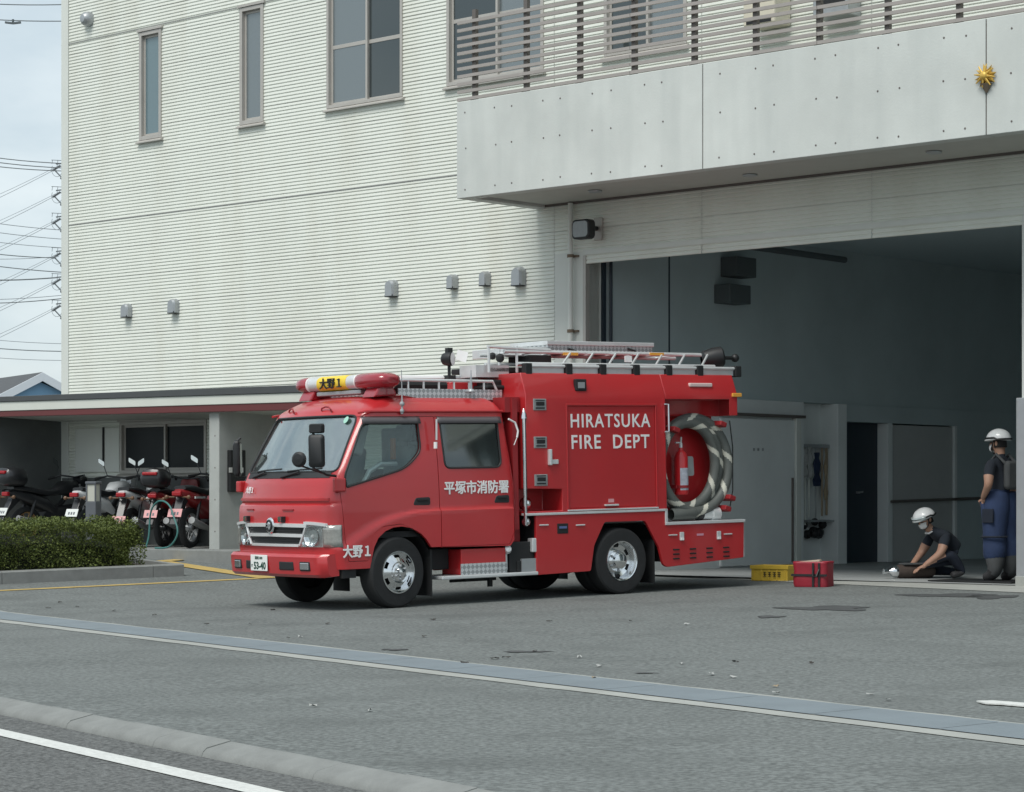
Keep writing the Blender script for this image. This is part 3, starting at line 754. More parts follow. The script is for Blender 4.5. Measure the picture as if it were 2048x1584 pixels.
def chequer(name):
    m = mat(name, (.66, .68, .69), .36, metal=.6); nt = m.node_tree; n = nt.nodes; l = nt.links
    t = n.new('ShaderNodeTexCoord'); mp_ = n.new('ShaderNodeMapping'); mp_.inputs['Rotation'].default_value = (0, R(45), 0); mp_.inputs['Scale'].default_value = (26, 26, 26)
    ck = n.new('ShaderNodeTexChecker'); ck.inputs['Scale'].default_value = 1.0; ck.inputs['Color1'].default_value = (.70, .72, .73, 1); ck.inputs['Color2'].default_value = (.38, .40, .41, 1)
    l.new(t.outputs['Object'], mp_.inputs['Vector']); l.new(mp_.outputs['Vector'], ck.inputs['Vector']); l.new(ck.outputs['Color'], n['Principled BSDF'].inputs['Base Color'])
    return m
M_CHK = chequer('chequer_plate')

tp0 = CAM + ray(797, 1216) * 24.0
tax = ray(7260, 816).normalized()
tlat = tax.cross(Vector((0, 0, 1))).normalized()
tup = tlat.cross(tax)
TM = basis(tp0 - tlat * .97, -tax, tlat, tup)
TMI = TM.inverted()
ft = empty('fire_engine', M=TM)
tag(ft, 'red double cab fire engine with light bar and coiled suction hose', 'fire engine')
def TP(px, py, y):
    p = hit(px, py, TM @ Vector((0, y, 0)), tlat); q = TMI @ p; return Vector((q.x, y, q.z))
def FB(): return MB()

# ---- cab shell -----------------------------------------------------
xc_t = [(.40, .845), (.6, .875), (.85, .885), (1.02, .88), (1.06, .872), (1.085, .845), (1.11, .85), (1.30, .815), (1.38, .78), (1.45, .74), (1.70, .605), (1.98, .445), (2.04, .40), (2.10, .31), (2.15, .18), (2.185, .0), (2.205, -.3)]
hw_t = [(.40, .955), (1.0, .955), (1.2, .95), (1.38, .94), (1.5, .93), (1.98, .875), (2.02, .865), (2.05, .84), (2.10, .785), (2.15, .70), (2.185, .55), (2.205, .25)]
xr_t = [(.40, -1.55), (1.2, -1.55), (2.0, -1.46), (2.10, -1.43), (2.15, -1.38), (2.185, -1.25), (2.205, -.9)]
bul_t = [(.4, .10), (1.0, .10), (1.4, .11), (1.98, .12), (2.1, .12), (2.205, .05)]
rc_t = [(.4, .13), (1.0, .14), (1.4, .13), (2.0, .11), (2.1, .14), (2.205, .1)]
flare = [(-1.7, 1.0), (-.47, .995), (-.28, .985), (-.10, .965), (.10, .92), (.30, .845), (.50, .74), (.66, .64)]
def hw_at(x, z):
    h = interp(hw_t, z)
    fl_ = interp(flare, x)
    return h + .026 * sstep(fl_ + .015, fl_ - .02, z)
def ring(z, ns=44, na=7, nf=12):
    xc, xr, bu, rc, hw = interp(xc_t, z), interp(xr_t, z), interp(bul_t, z), interp(rc_t, z), interp(hw_t, z)
    xq = xc - bu; half = []
    nr = 8; hr = hw - .06
    for k in range(nr): half.append((xr, hr * k / nr))
    for k in range(4): a = R(90 * k / 4); half.append((xr + .06 - .06*math.cos(a), hr + .06*math.sin(a)))
    x1 = xq - rc; x0 = xr + .06
    for k in range(ns):
        x = x0 + (x1 - x0) * k / ns; half.append((x, hw_at(x, z)))
    e = hw_at(x1, z) - hw
    for k in range(na): a = R(90 * k / na); half.append((x1 + rc*math.sin(a), (hw - rc + rc*math.cos(a)) + e*(1-k/na)))
    yq = hw - rc
    for k in range(nf + 1): y = yq * (1 - k / nf); half.append((xq + bu * (1 - (y/yq)**2), y))
    full = half + [(x, -y) for x, y in half[-2:0:-1]]
    return [(x, y, z) for x, y in full]
zl = [.42, .46, .50, .54, .58] + [.60 + .02*k for k in range(21)] + [1.02, 1.04, 1.06, 1.072, 1.085, 1.10, 1.12, 1.16, 1.2, 1.25, 1.3, 1.34, 1.38, 1.42, 1.46, 1.52, 1.6, 1.68, 1.76, 1.84, 1.92, 1.98, 2.005, 2.02, 2.035, 2.05, 2.075, 2.10, 2.125, 2.15, 2.17, 2.185, 2.197, 2.205]
rings = [ring(z) for z in zl]; nv = len(rings[0])
b = MB(); fs = []
for i in range(len(zl) - 1):
    for k in range(nv): fs.append((i*nv+k, i*nv+(k+1) % nv, (i+1)*nv+(k+1) % nv, (i+1)*nv+k))
vs = [p for r_ in rings for p in r_]
cxm = sum(p[0] for p in rings[-1]) / nv
vs.append((cxm, 0, 2.207)); fs += [((len(zl)-1)*nv+k, (len(zl)-1)*nv+(k+1) % nv, len(vs)-1) for k in range(nv)]
b.add(vs, fs)
surf = b.mesh('cab_surface', [M_RED, M_INNER])
def solid(th, off=0.):
    def st_(o):
        if off:
            d_ = o.modifiers.new('d', 'DISPLACE'); d_.strength = off; d_.mid_level = 0
        s_ = o.modifiers.new('s', 'SOLIDIFY'); s_.thickness = th; s_.offset = -1; s_.material_offset = 1
    return with_mods(surf.copy(), st_)
shell = solid(.035)
def prism_y(poly, y0, y1):
    m = MB(); m.prism(poly, 'y', y0, y1); return m.mesh('cut', M_RED)
def prism_x(poly, x0, x1):
    m = MB(); m.prism(poly, 'x', x0, x1); return m.mesh('cut', M_RED)
def rpoly(pts, r, n=4):       # polygon with rounded corners
    out = []; N = len(pts)
    for i in range(N):
        p = Vector(pts[i]); a = Vector(pts[i-1]); c = Vector(pts[(i+1) % N]); rr = r[i] if isinstance(r, (list, tuple)) else r
        da = (a - p); dc = (c - p); rr = min(rr, da.length*.45, dc.length*.45)
        pa = p + da.normalized()*rr; pc = p + dc.normalized()*rr
        for k in range(n+1):
            t = k/n; q_ = pa*(1-t)**2 + p*2*t*(1-t) + pc*t*t; out.append((q_.x, q_.y))
    return out
arch = [(.338, .2), (.325, .50), (.29, .63), (.235, .725), (.15, .79), (.05, .825), (-.06, .832), (-.18, .81), (-.30, .745), (-.36, .69), (-.42, .605), (-1.44, .587), (-1.50, .66), (-1.545, .78), (-1.75, .78), (-1.75, .2)]
win1 = rpoly([(.585, 1.245), (.605, 1.36), (.33, 1.915), (-.335, 1.915), (-.35, 1.60), (-.15, 1.425)], [.02, .06, .09, .03, .08, .14])
win2 = rpoly([(-.615, 1.915), (-1.36, 1.915), (-1.37, 1.42), (-.64, 1.42)], [.04, .05, .08, .07])
door1 = rpoly([(.655, 1.17), (.665, 1.40), (.40, 1.955), (-.545, 1.955), (-.545, .607), (-.40, .607), (-.29, .76), (-.05, .86), (.18, .84), (.30, .76), (.345, .60), (.36, .50), (.60, .50)], .02)
door2 = rpoly([(-.553, 1.955), (-1.435, 1.945), (-1.50, 1.10), (-1.52, .80), (-1.43, .607), (-.553, .607)], .02)
wsp = rpoly([(-.865, 1.405), (.865, 1.405), (.79, 1.975), (-.79, 1.975)], [.07, .07, .10, .10], 5)
body = boolean(shell, prism_y(arch, -1.3, 1.3))
body = boolean(body, prism_x(wsp, .15, 1.3))
body = boolean(body, prism_y(win1, -1.3, -.5)); body = boolean(body, prism_y(win2, -1.3, -.5))
def grow(poly, d):
    c = Vector((sum(p[0] for p in poly)/len(poly), sum(p[1] for p in poly)/len(poly)))
    return [(p[0] + (d if p[0] > c.x else -d), p[1] + (d if p[1] > c.y else -d)) for p in poly]
d1m = boolean(body.copy(), prism_y(door1, .5, 1.3), 'INTERSECT'); d2m = boolean(body.copy(), prism_y(door2, .5, 1.3), 'INTERSECT')
body = boolean(body, prism_y(grow(door1, .005), .5, 1.3)); body = boolean(body, prism_y(grow(door2, .004), .5, 1.3))
d1m = boolean(d1m, prism_y(win1, .5, 1.3)); d2m = boolean(d2m, prism_y(win2, .5, 1.3))
cab = obj('cab_body', body, ft, smooth=30)
door_f = obj('cab_door', d1m, ft, smooth=30); door_r = obj('cab_door', d2m, ft, smooth=30)
thin = solid(.006, -.012)
for nm, cut, m_ , par in (('windscreen', prism_x(grow(wsp, .012), .15, 1.3), M_GLW, ft), ('side_window', prism_y(grow(win1, .012), .5, 1.3), M_GLS, door_f), ('side_window', prism_y(grow(win2, .012), .5, 1.3), M_GLR, door_r),
                     ('side_window', prism_y(grow(win1, .012), -1.3, -.5), M_GLS, ft), ('side_window', prism_y(grow(win2, .012), -1.3, -.5), M_GLS, ft)):
    g = boolean(thin.copy(), cut, 'INTERSECT'); g.materials.clear(); g.materials.append(m_); g.polygons.foreach_set('material_index', [0]*len(g.polygons))
    obj(nm, g, par, smooth=30)
# rubber seals following the panel surface
def front_x(y, z):
    xc, bu, rc, hw = interp(xc_t, z), interp(bul_t, z), interp(rc_t, z), interp(hw_t, z)
    yq = hw - rc; xq = xc - bu
    if abs(y) <= yq: return xq + bu*(1-(y/yq)**2)
    s_ = min(1, (abs(y)-yq)/rc); return xq - rc + rc*math.sqrt(max(0, 1-s_*s_))
def resample(poly, step=.03):
    out = []; N = len(poly)
    for i in range(N):
        a, c = Vector(poly[i]), Vector(poly[(i+1) % N]); n_ = max(1, int((c-a).length/step))
        for k in range(n_): out.append(tuple(a + (c-a)*k/n_))
    return out
def seal(poly, par, r=.011):
    m = MB(); m.tube([(x, hw_at(x, z) - .001, z) for x, z in resample(poly)], r, 6, closed=True); m.build('window_seal', M_RUB, par)
seal(win1, door_f); seal(win2, door_r)
m = MB(); m.tube([(front_x(y, z) - .001, y, z) for y, z in resample(wsp)], .012, 6, closed=True); m.build('window_seal', M_RUB, ft)
# rain visors over the side windows
for x0, x1, par in ((.36, -.36, door_f), (-.58, -1.40, door_r)):
    m = MB(); N = 14; vs = []
    for k in range(N+1):
        x = x0 + (x1-x0)*k/N
        for z, o_ in ((1.955, .004), (1.93, .022), (1.885, .030)): vs.append((x, hw_at(x, z) + o_, z))
    m.add(vs, [(k*3+j, k*3+j+1, (k+1)*3+j+1, (k+1)*3+j) for k in range(N) for j in range(2)])
    o = m.build('rain_visor', mat('smoked_visor', (.10, .09, .095), .3), par); o.modifiers.new('s', 'SOLIDIFY').thickness = .004
# door handles: recess plate and grip
for x0, x1, par in ((-.215, -.432, door_f), (-1.25, -1.452, door_r)):
    pl = rpoly([(x0, 1.045), (x0 - .035, 1.12), (x1, 1.125), (x1, 1.04)], .025)
    m = MB(); m.prism([(x, z) for x, z in pl], 'y', hw_at((x0+x1)/2, 1.08) - .02, hw_at((x0+x1)/2, 1.08) + .004); h_ = m.build('door_handle', M_RUB, par, bevel=.004)
    m = MB(); m.box(x0-.05, x1+.03, hw_at(x0, 1.08)+.005, hw_at(x0, 1.08)+.018, 1.085, 1.112); m.build('handle_grip', M_BLACK, par, smooth=0, bevel=.006)
# front: crease lips, badge, grille, lamps, bumper
def fstrip(name, pts, w0, d0, m_, par=ft):          # raised band over the nose along (y, z) points
    m = MB(); vs = []
    for y, z in pts:
        x = front_x(y, z)
        vs += [(x - .01, y, z - w0), (x + d0, y, z - w0*.8), (x + d0, y, z + w0*.8), (x - .01, y, z + w0)]
    n = len(pts)
    m.add(vs, [(k*4+j, k*4+j+1, (k+1)*4+j+1, (k+1)*4+j) for k in range(n-1) for j in range(3)] + [(0, 1, 2, 3), ((n-1)*4+3, (n-1)*4+2, (n-1)*4+1, (n-1)*4)])
    return m.build(name, m_, par, smooth=45)
fstrip('panel_lip', [(-.86 + 1.72*k/24, 1.125) for k in range(25)], .016, .016, M_RED)
for yc in (-.52, .28): fstrip('grab_recess', [(yc - .09 + .18*k/6, 1.02) for k in range(7)], .010, .010, M_REDD)
for yc in (-.56, .20):
    m = MB(); x = front_x(yc, .92); m.box(x - .02, x + .05, yc - .035, yc + .035, .895, .955); lo = m.build('front_strobe', M_BLACK, ft, smooth=0, bevel=.008)
    m = MB(); m.box(x + .05, x + .056, yc - .026, yc + .026, .902, .948); m.build('strobe_lens', M_CHROME, lo, smooth=0)
gz0, gz1 = .645, .895
def nose(poly, dx, th, name, m_, par=ft, bev=.004):      # curved slab over the nose; poly: bottom-left, bottom-right, top-right, top-left in (y, z)
    m = MB(); A, B, C_, D_ = [Vector(p) for p in poly]; nu, nv_ = 14, 5; vs = []
    for off in (-th, dx):
        for j in range(nv_+1):
            for i in range(nu+1):
                u_, v_ = i/nu, j/nv_; p = (A*(1-u_) + B*u_)*(1-v_) + (D_*(1-u_) + C_*u_)*v_
                vs.append((front_x(p.x, p.y) + off, p.x, p.y))
    W_ = nu+1; K = W_*(nv_+1); fs = [(K+j*W_+i, K+j*W_+i+1, K+(j+1)*W_+i+1, K+(j+1)*W_+i) for j in range(nv_) for i in range(nu)]
    rim = [i for i in range(nu+1)] + [j*W_+nu for j in range(1, nv_+1)] + [nv_*W_+i for i in range(nu-1, -1, -1)] + [j*W_ for j in range(nv_-1, 0, -1)]
    fs += [(rim[k], rim[(k+1) % len(rim)], K+rim[(k+1) % len(rim)], K+rim[k]) for k in range(len(rim))]
    m.add(vs, fs); return m.build(name, m_, par, smooth=35)
grl = nose([(-.47, .655), (.47, .655), (.585, .86), (-.585, .86)], .004, .03, 'grille', M_BLACK)
def bar(pts, r, m_, name, par, fl=1.0):
    m = MB(); m.tube([(front_x(y, z) + .014, y, z) for y, z in pts], r, 8); return m.build(name, m_, par)
fstrip('grille_bar', [(-.60 + 1.2*k/20, .868 - .012*abs(-.60 + 1.2*k/20)) for k in range(21)], .022, .03, M_CHROL, grl)
fstrip('grille_bar', [(-.52 + 1.04*k/20, .765 - .010*abs(-.52 + 1.04*k/20)) for k in range(21)], .020, .03, M_CHROL, grl)
fstrip('grille_bar', [(-.46 + .92*k/20, .66) for k in range(21)], .016, .024, M_CHROL, grl)
for z in (.71, .81): fstrip('grille_slat', [(-.50 + 1.0*k/16, z) for k in range(17)], .008, .012, M_UNDER, grl)
for s in (-1, 1):
    bar([(s*.585, .86), (s*.535, .76), (s*.475, .66)], .016, M_CHROL, 'grille_side', grl)
    fstrip('lamp_brow', [(s*(.56 + .31*k/8), .888 - .02*(k/8)**2) for k in range(9)], .018, .028, M_CHROL, ft)
    hl = nose([(s*.47, .645), (s*.80, .645), (s*.80, .865), (s*.585, .865)], .002, .04, 'headlight', M_LAMPB)
    yc, zc = s*.66, .752; x = front_x(yc, zc)
    m = MB(); m.lathe([(.001, -.03), (.05, -.022), (.088, .006), (.100, .016)], (x + .012, yc, zc), (1, s*.25, 0), 20); m.lathe([(.001, -.015), (.03, -.008), (.05, .008)], (front_x(s*.55, .70) + .010, s*.555, .70), (1, s*.15, 0), 14); m.build('reflector', M_CHROME, hl)
    m = MB(); m.ball((x + .002, yc, zc), .022, 10); m.build('bulb', M_WHT, hl)
    gl_ = nose([(s*.475, .65), (s*.80, .65), (s*.80, .862), (s*.59, .862)], .026, -.02, 'headlight_lens', glassmat('lamp_glass', (.9, .92, .92), refl=.10), hl)
    tl = MB(); zz = [.645, .70, .76, .82, .868]; vs = []
    for z in zz:
        for k in range(9):
            a = k/8; y = .808 + .165*a
            hwz = hw_at(.6, z); y = min(y, hwz - .002)
            xx = front_x(min(y, interp(hw_t, z) - .001), z) if k < 8 else .665
            vs.append((xx + (.014 if k < 8 else 0), s*(y + (.016 if k >= 7 else .004)), z))
    tl.add(vs, [(j*9+k, j*9+k+1, (j+1)*9+k+1, (j+1)*9+k) for j in range(len(zz)-1) for k in range(8)])
    o = tl.build('turn_signal', mat('signal_lens', (.46, .46, .43), .18, spec=.7, metal=.35, var=.35, vscale=22), ft); o.modifiers.new('s', 'SOLIDIFY').thickness = .03
bx = front_x(0, .855) + .03
bd = MB(); bd.lathe([(.001, .022), (.05, .02), (.068, .012), (.074, 0)], (bx, 0, .86), (1, 0, 0), 28); bd = bd.build('badge', M_CHROME, ft)
for v in bd.data.vertices: v.co.z = .86 + (v.co.z - .86)*1.15
m = MB(); m.lathe([(.040, .022), (.052, .0245), (.064, .016)], (bx + .002, 0, .86), (1, 0, 0), 28); o = m.build('badge_ring', M_BLACK, bd)
m = MB()
for a in (-.5, .5): m.obox((bx + .024, 0, .86 + a*.03), (1, 0, 0), (0, 1, .0), (0, 0, 1), .003, .036, .006)
m.obox((bx + .024, .0, .86), (1, 0, 0), (0, .8, .6), (0, -.6, .8), .003, .03, .006); m.build('badge_mark', M_VENT, bd, smooth=0)
# bumper: bowed beam with end returns
m = MB(); N = 40; vs = []; prof_b = [(-.09, .345), (.0, .34), (.035, .37), (.045, .46), (.05, .545), (.02, .575), (-.09, .58)]
for k in range(N+1):
    t = -1 + 2*k/N; y = t * .93
    a = abs(y); x = .835 + .07*(1-(a/.985)**2)
    if a > .82: x -= .10*((a-.82)/.13)**2.2
    for dx, z in prof_b: vs.append((x + dx, y, z + .03*max(0, (a-.9))/.08*(1 if z < .4 else 0)))
n = len(prof_b)
m.add(vs, [(k*n+j, k*n+j+1, (k+1)*n+j+1, (k+1)*n+j) for k in range(N) for j in range(n-1)] + [tuple(range(n)), tuple(range(N*n, N*n+n))[::-1]])
bp = m.build('bumper', M_RED, ft, smooth=40)
def bx_at(y): a = abs(y); return .835 + .07*(1-(a/.985)**2) + .05 - (.10*((a-.82)/.13)**2.2 if a > .82 else 0)
for s in (-1, 1):
    m = MB(); y = s*.34; m.obox((bx_at(y) - .012, y, .455), (1, 0, 0), (-s*.05, 1, 0), (0, 0, 1), .012, .13, .045); m.build('bumper_duct', M_BLACK, bp, smooth=0, bevel=.012)
    m = MB(); y = s*.66; m.obox((bx_at(y) - .008, y, .455), (1, 0, 0), (-s*.10, 1, 0), (0, 0, 1), .012, .085, .048); fg = m.build('fog_lamp', M_BLACK, bp, smooth=0, bevel=.012)
    m = MB(); m.obox((bx_at(y) + .004, y, .455), (1, 0, 0), (-s*.10, 1, 0), (0, 0, 1), .006, .068, .034); m.build('fog_lens', M_CHROME, fg, smooth=0, bevel=.008)
    m = MB(); m.box(.50, .66, s*.90, s*.955, .33, .62); m.build('bumper_bracket', M_UNDER, ft, smooth=0)
# number plate
yc, zc = -.16, .475; x = bx_at(yc) + .006
m = MB(); m.box(x, x + .008, yc - .165, yc + .165, zc - .083, zc + .083); pl_ = m.build('number_plate', mat('plate_white', (.78, .79, .76), .4), ft, smooth=0, bevel=.004)
MG = mat('plate_green', (.015, .06, .04), .5)
def TXF(c, w, h, body_, m_, par, name='lettering', **k): return text(name, body_, w, h, m_, basis(c, (0, 1, 0), (0, 0, 1), (1, 0, 0)), par, **k)
TXF((x + .009, yc + .02, zc - .028), .235, .078, '53-40', MG, pl_, bold=.03)
TXF((x + .009, yc + .0, zc + .052), .15, .034, '湘南 800', MG, pl_, bold=.004)
TXF((x + .009, yc - .135, zc - .03), .034, .034, 'す', MG, pl_, bold=.004)
# lettering on the nose and doors
yc = -.62; x = front_x(yc, 1.22) + .004
nx = Vector((.05, 0, front_x(yc, 1.20) - front_x(yc, 1.25))).normalized()
sl = Vector((front_x(yc + .05, 1.22) - front_x(yc - .05, 1.22), .1, 0)).normalized(); upn = nx.cross(sl); nn = sl.cross(upn)
text('lettering', '大野１', .22, .075, M_WHT, basis((x + .014, yc, 1.225), sl, upn if upn.z > 0 else -upn, sl.cross(upn if upn.z > 0 else -upn)), cab, bold=.008)
def TXS(c, w, h, body_, m_, par, **k): return text('lettering', body_, w, h, m_, basis(c, (-1, 0, 0), (0, 0, 1), (0, 1, 0)), par, **k)
TXS((-1.03, hw_at(-1.03, 1.2) + .004, 1.215), .83, .135, '平塚市消防署', M_WHT, door_r, bold=.004, fat=.004)
TXS((.505, hw_at(.505, .56) + .006, .60), .325, .125, '大野１', M_WHT, cab, bold=.004, fat=.0045)
# roof edge gutter
m = MB()
for s in (1, -1):
    pts = [(x, s*(interp(hw_t, 2.015) + .012), 2.013) for x in [.26 - .1*k for k in range(18)]]
    pts = [(.36, s*.83, 2.0)] + pts
    m.tube(pts, .013, 6)
m.build('roof_gutter', M_RED, ft)
# grab loops above the windscreen
for yc in (-.42, .30):
    m = MB(); m.tube([(front_x(y, z) + o_ + .02, y, z) for y, z, o_ in ((yc-.09, 2.035, -.015), (yc-.085, 2.06, .02), (yc-.03, 2.075, .04), (yc+.03, 2.07, .04), (yc+.085, 2.045, .02), (yc+.09, 2.02, -.015))], .009, 6); m.build('grab_loop', M_REDD, cab)
# wipers
for y0, y1 in ((-.62, .0), (.05, .66)):
    m = MB(); z0_, z1_ = 1.355, 1.445
    m.tube([(front_x(y0, z0_) + .02, y0, z0_), (front_x((y0+y1)/2, 1.41) + .035, (y0+y1)/2, 1.41)], .012, 6)
    m.tube([(front_x(y, z) + .02, y, z) for y, z in ((y0 + .08, 1.415), ((y0+y1)/2, 1.43), (y1, 1.44))], .009, 6); m.build('wiper', M_BLACK, ft)
m = MB()
vs = []; N = 20
for k in range(N+1):
    y = -.80 + 1.6*k/N
    for z in (1.345, 1.40): vs.append((front_x(y, z) + .006, y, z))
m.add(vs, [(2*k, 2*k+1, 2*k+3, 2*k+2) for k in range(N)]); m.build('cowl_grille', M_RUB, ft)
# inspection stickers on the glass
p = TP(683, 840, .62); m = MB(); m.lathe([(.001, .004), (.04, .003)], (front_x(.66, 1.93) + .004, .66, 1.93), (1, 0, .55), 16); m.build('sticker', mat('sticker_green', (.35, .62, .50), .5), ft)
# mirrors
def mirror(c, hw_, hh, name, par, rot=0.):
    m = MB(); pr = rrect(hw_, hh, min(hw_, hh)*.45)
    cs, sn = math.cos(rot), math.sin(rot)
    vs = []
    for d_, sc in ((.0, .86), (.02, 1.0), (.05, 1.0), (.075, .80)):
        for a, c_ in pr: vs.append((c[0] + d_*cs - a*sc*sn, c[1] + d_*sn + a*sc*cs, c[2] + c_*sc))
    n = len(pr); m.add(vs, [(j*n+i, j*n+(i+1) % n, (j+1)*n+(i+1) % n, (j+1)*n+i) for j in range(3) for i in range(n)] + [tuple(range(n))[::-1], tuple(range(3*n, 4*n))])
    o = m.build(name, M_BLACK, par, smooth=40)
    g = MB(); g.add([(c[0] - .002*cs - a*.8*sn, c[1] - .002*sn + a*.8*cs, c[2] + c_*.8) for a, c_ in pr], [tuple(range(n))]); g.build('mirror_glass', M_CHROME, o, smooth=0); return o
ml = MB(); q1 = TP(631, 902, 1.04); q2 = TP(631, 857, 1.04); q3 = TP(599, 919, .90); qb = TP(652, 950, .93)
ml.tube([(.70, .93, 1.36), (qb.x, .95, qb.z + .0), (q1.x + .02, 1.03, q1.z - .17), (q1.x + .02, 1.04, q2.z)], .013, 8); ml.tube([(qb.x - .02, .94, qb.z), (q3.x, .91, q3.z - .06)], .010, 8)
arm = ml.build('mirror_arm', M_BLACK, ft)
mirror((q1.x - .03, 1.04, q1.z), .082, .165, 'mirror', ft, R(35)); mirror((q2.x - .03, 1.04, q2.z), .078, .048, 'mirror', ft, R(35))
m = MB(); m.lathe([(.001, .045), (.055, .04), (.078, .018), (.078, .0), (.001, -.004)], (q3.x, .90, q3.z), (.85, .5, .0), 24); m.build('round_mirror', M_BLACK, ft)
q4 = TP(477, 917, -1.20); m = MB(); m.tube([(.66, -.93, 1.30), (q4.x - .05, -1.10, 1.36), (q4.x, -1.20, q4.z - .2), (q4.x, -1.20, q4.z + .2), (q4.x-.03, -1.2, q4.z+.22)], .014, 8); m.build('mirror_arm', M_BLACK, ft)
mirror((q4.x - .03, -1.20, q4.z), .10, .20, 'mirror', ft, R(-38))
for bxx in ((.62, .74, -.99, -.90, 1.20, 1.32), (.60, .73, .90, .965, 1.20, 1.34)): m = MB(); m.box(*bxx); m.build('mirror_mount', M_RED, ft, smooth=0, bevel=.015)
# interior
m = MB(); m.box(-1.45, .62, -.90, .90, .72, .78); m.box(-1.47, -1.42, -.86, .86, .8, 1.9); m.build('cab_floor', M_UNDER, ft, smooth=0)
m = MB(); m.prism([(.30, .80), (.66, .80), (.70, 1.30), (.60, 1.36), (.36, 1.24)], 'y', -.86, .86); m.build('dashboard', M_INNER, ft, smooth=0, bevel=.03)
def seat(x, y, w, par=ft, hb=.55):
    m = MB(); m.box(x - .02, x + .46, y - w, y + w, 1.0, 1.14); s_ = m.build('seat', M_SEAT, par, smooth=0, bevel=.05, seg=3)
    m = MB(); m.obox((x - .07, y, 1.14 + hb*.45), (.98, 0, .17), (0, 1, 0), (-.17, 0, .98), .06, w, hb*.5); m.build('seat_back', M_SEAT, s_, smooth=0, bevel=.05, seg=3)
    m = MB(); m.obox((x - .14, y, 1.14 + hb + .10), (.98, 0, .17), (0, 1, 0), (-.17, 0, .98), .04, .13, .09); m.build('headrest', M_SEAT, s_, smooth=0, bevel=.035, seg=3)
seat(-.30, .48, .24); seat(-.30, -.48, .24)
m = MB(); m.box(-1.38, -.98, -.85, .85, .95, 1.12); rs = m.build('rear_seat', M_SEAT, ft, smooth=0, bevel=.05)
m = MB(); m.box(-1.42, -1.30, -.85, .85, 1.12, 1.72); m.build('seat_back', M_SEAT, rs, smooth=0, bevel=.05)
cs_ = [(.22 + .17*math.cos(a)*.45, -.48 + .20*math.sin(a), 1.36 + .17*math.cos(a)) for a in [2*math.pi*k/24 for k in range(24)]]
m = MB(); m.tube(cs_, .016, 6, closed=True); m.tube([(.22, -.48, 1.36), (.40, -.48, 1.15)], .03, 6); m.build('steering_wheel', M_BLACK, ft)
m = MB(); m.tube([(.30, .80, 1.26), (.20, .78, 1.40), (.05, .76, 1.47), (-.16, .74, 1.47)], .028, 8); m.build('grab_rail', M_ALU, ft)
m = MB(); m.box(-.50, -.40, .1, .5, 1.45, 1.85); m.obox((.12, .45, 1.74), (1, 0, .3), (0, 1, 0), (-.3, 0, 1), .05, .10, .17); m.build('hanging_gloves', M_CLOTHW, ft, smooth=0, bevel=.03)
m = MB(); m.box(.38, .52, .2, .6, 1.40, 1.62); m.box(.40, .50, -.1, .15, 1.36, 1.6); m.build('hanging_jacket', M_CLOTHB, ft, smooth=0, bevel=.04)
m = MB(); m.tube([(-.22, .60, 1.52), (-.22, .60, 1.74)], .030, 10); m.build('signal_baton', mat('orange_baton', (.45, .14, .03), .5), ft)
m = MB(); m.box(.44, .60, -.60, -.20, 1.33, 1.43); m.ball((.50, -.50, 1.44), .08, 10); m.box(.50, .62, .05, .22, 1.36, 1.40); m.build('dash_papers', mat('paper', (.62, .66, .58), .8), ft, smooth=0)
# small fittings on cab: radio antennas, door-edge pipe, white cord
def pt(px, py, y): return tuple(TP(px, py, y))
m = MB(); m.tube([pt(873, 838, .99), pt(873, 880, .99)], .011, 6); m.build('marker_rod', M_ALU, ft)
m = MB(); m.tube([pt(871, 884, .99), pt(871, 897, .99)], .02, 8); m.build('marker_tip', M_WHT, ft)
m = MB(); m.tube([pt(1017, 838, .99), pt(1030, 845, .99), pt(1036, 862, 1.0), pt(1034, 875, 1.0)], .011, 6); m.tube([pt(1034, 875, 1.0), pt(1028, 890, .99)], .005, 5); m.build('cable_loop', M_WHT, ft)
m = MB(); m.tube([pt(803, 740, .88), pt(804, 800, .88), pt(804, 828, .90)], [.004, .008, .014], 6); m.ball(pt(804, 808, .89), .028, 8); m.ball(pt(804, 822, .90), .024, 8); m.build('antenna', M_VENT, ft)
m = MB(); m.tube([pt(942, 740, .70), pt(942, 765, .70), pt(942, 782, .70)], [.004, .012, .018], 6); m.lathe([(.001, .03), (.03, .025), (.05, 0)], pt(942, 783, .70), (0, 0, 1), 10); m.build('antenna', M_VENT, ft)
# roof: chequer plate gutter guard, handrail, side walls of the roof tray
y = .66
x0r, x1r = TP(795, 790, y).x, TP(1003, 790, y).x
zb0 = TP(860, 793, y).z; zb1 = TP(1003, 800, y).z
m = MB(); m.prism([(x0r, 2.19), (x0r - .25, 2.155), (x1r, 2.135), (x1r, 2.245), (x0r, 2.255)], 'y', y, y + .012); m.prism([(x0r, 2.19), (x1r, 2.15), (x1r, 2.245), (x0r, 2.255)], 'y', -y - .012, -y); m.build('roof_guard', M_CHK, ft, smooth=0)
m = MB()
for s in (1, -1):
    yy = s*(y - .02); m.tube([(x0r + .05, yy, 2.25), (x0r + .03, yy, 2.335), (x0r - .1, yy, 2.345), (x1r + .1, yy, 2.335), (x1r + .05, yy, 2.24)], .016, 8)
    for k in range(6): xx = x0r - .15 + (x1r - x0r + .25)*k/5.6; m.tube([(xx, yy, 2.22), (xx, yy, 2.34)], .012, 6)
m.tube([(x0r - .0, .2, 2.36), (x1r - .1, .2, 2.34)], .025, 8); m.build('roof_rail', M_ALU, ft)
m = MB(); m.tube([(x0r - .05, .45, 2.29), (x0r - .75, .45, 2.29)], .055, 10); m.tube([(x0r - .05, .30, 2.29), (x0r - .75, .30, 2.29)], .055, 10); m.build('strainer_tube', M_UNDER, ft)
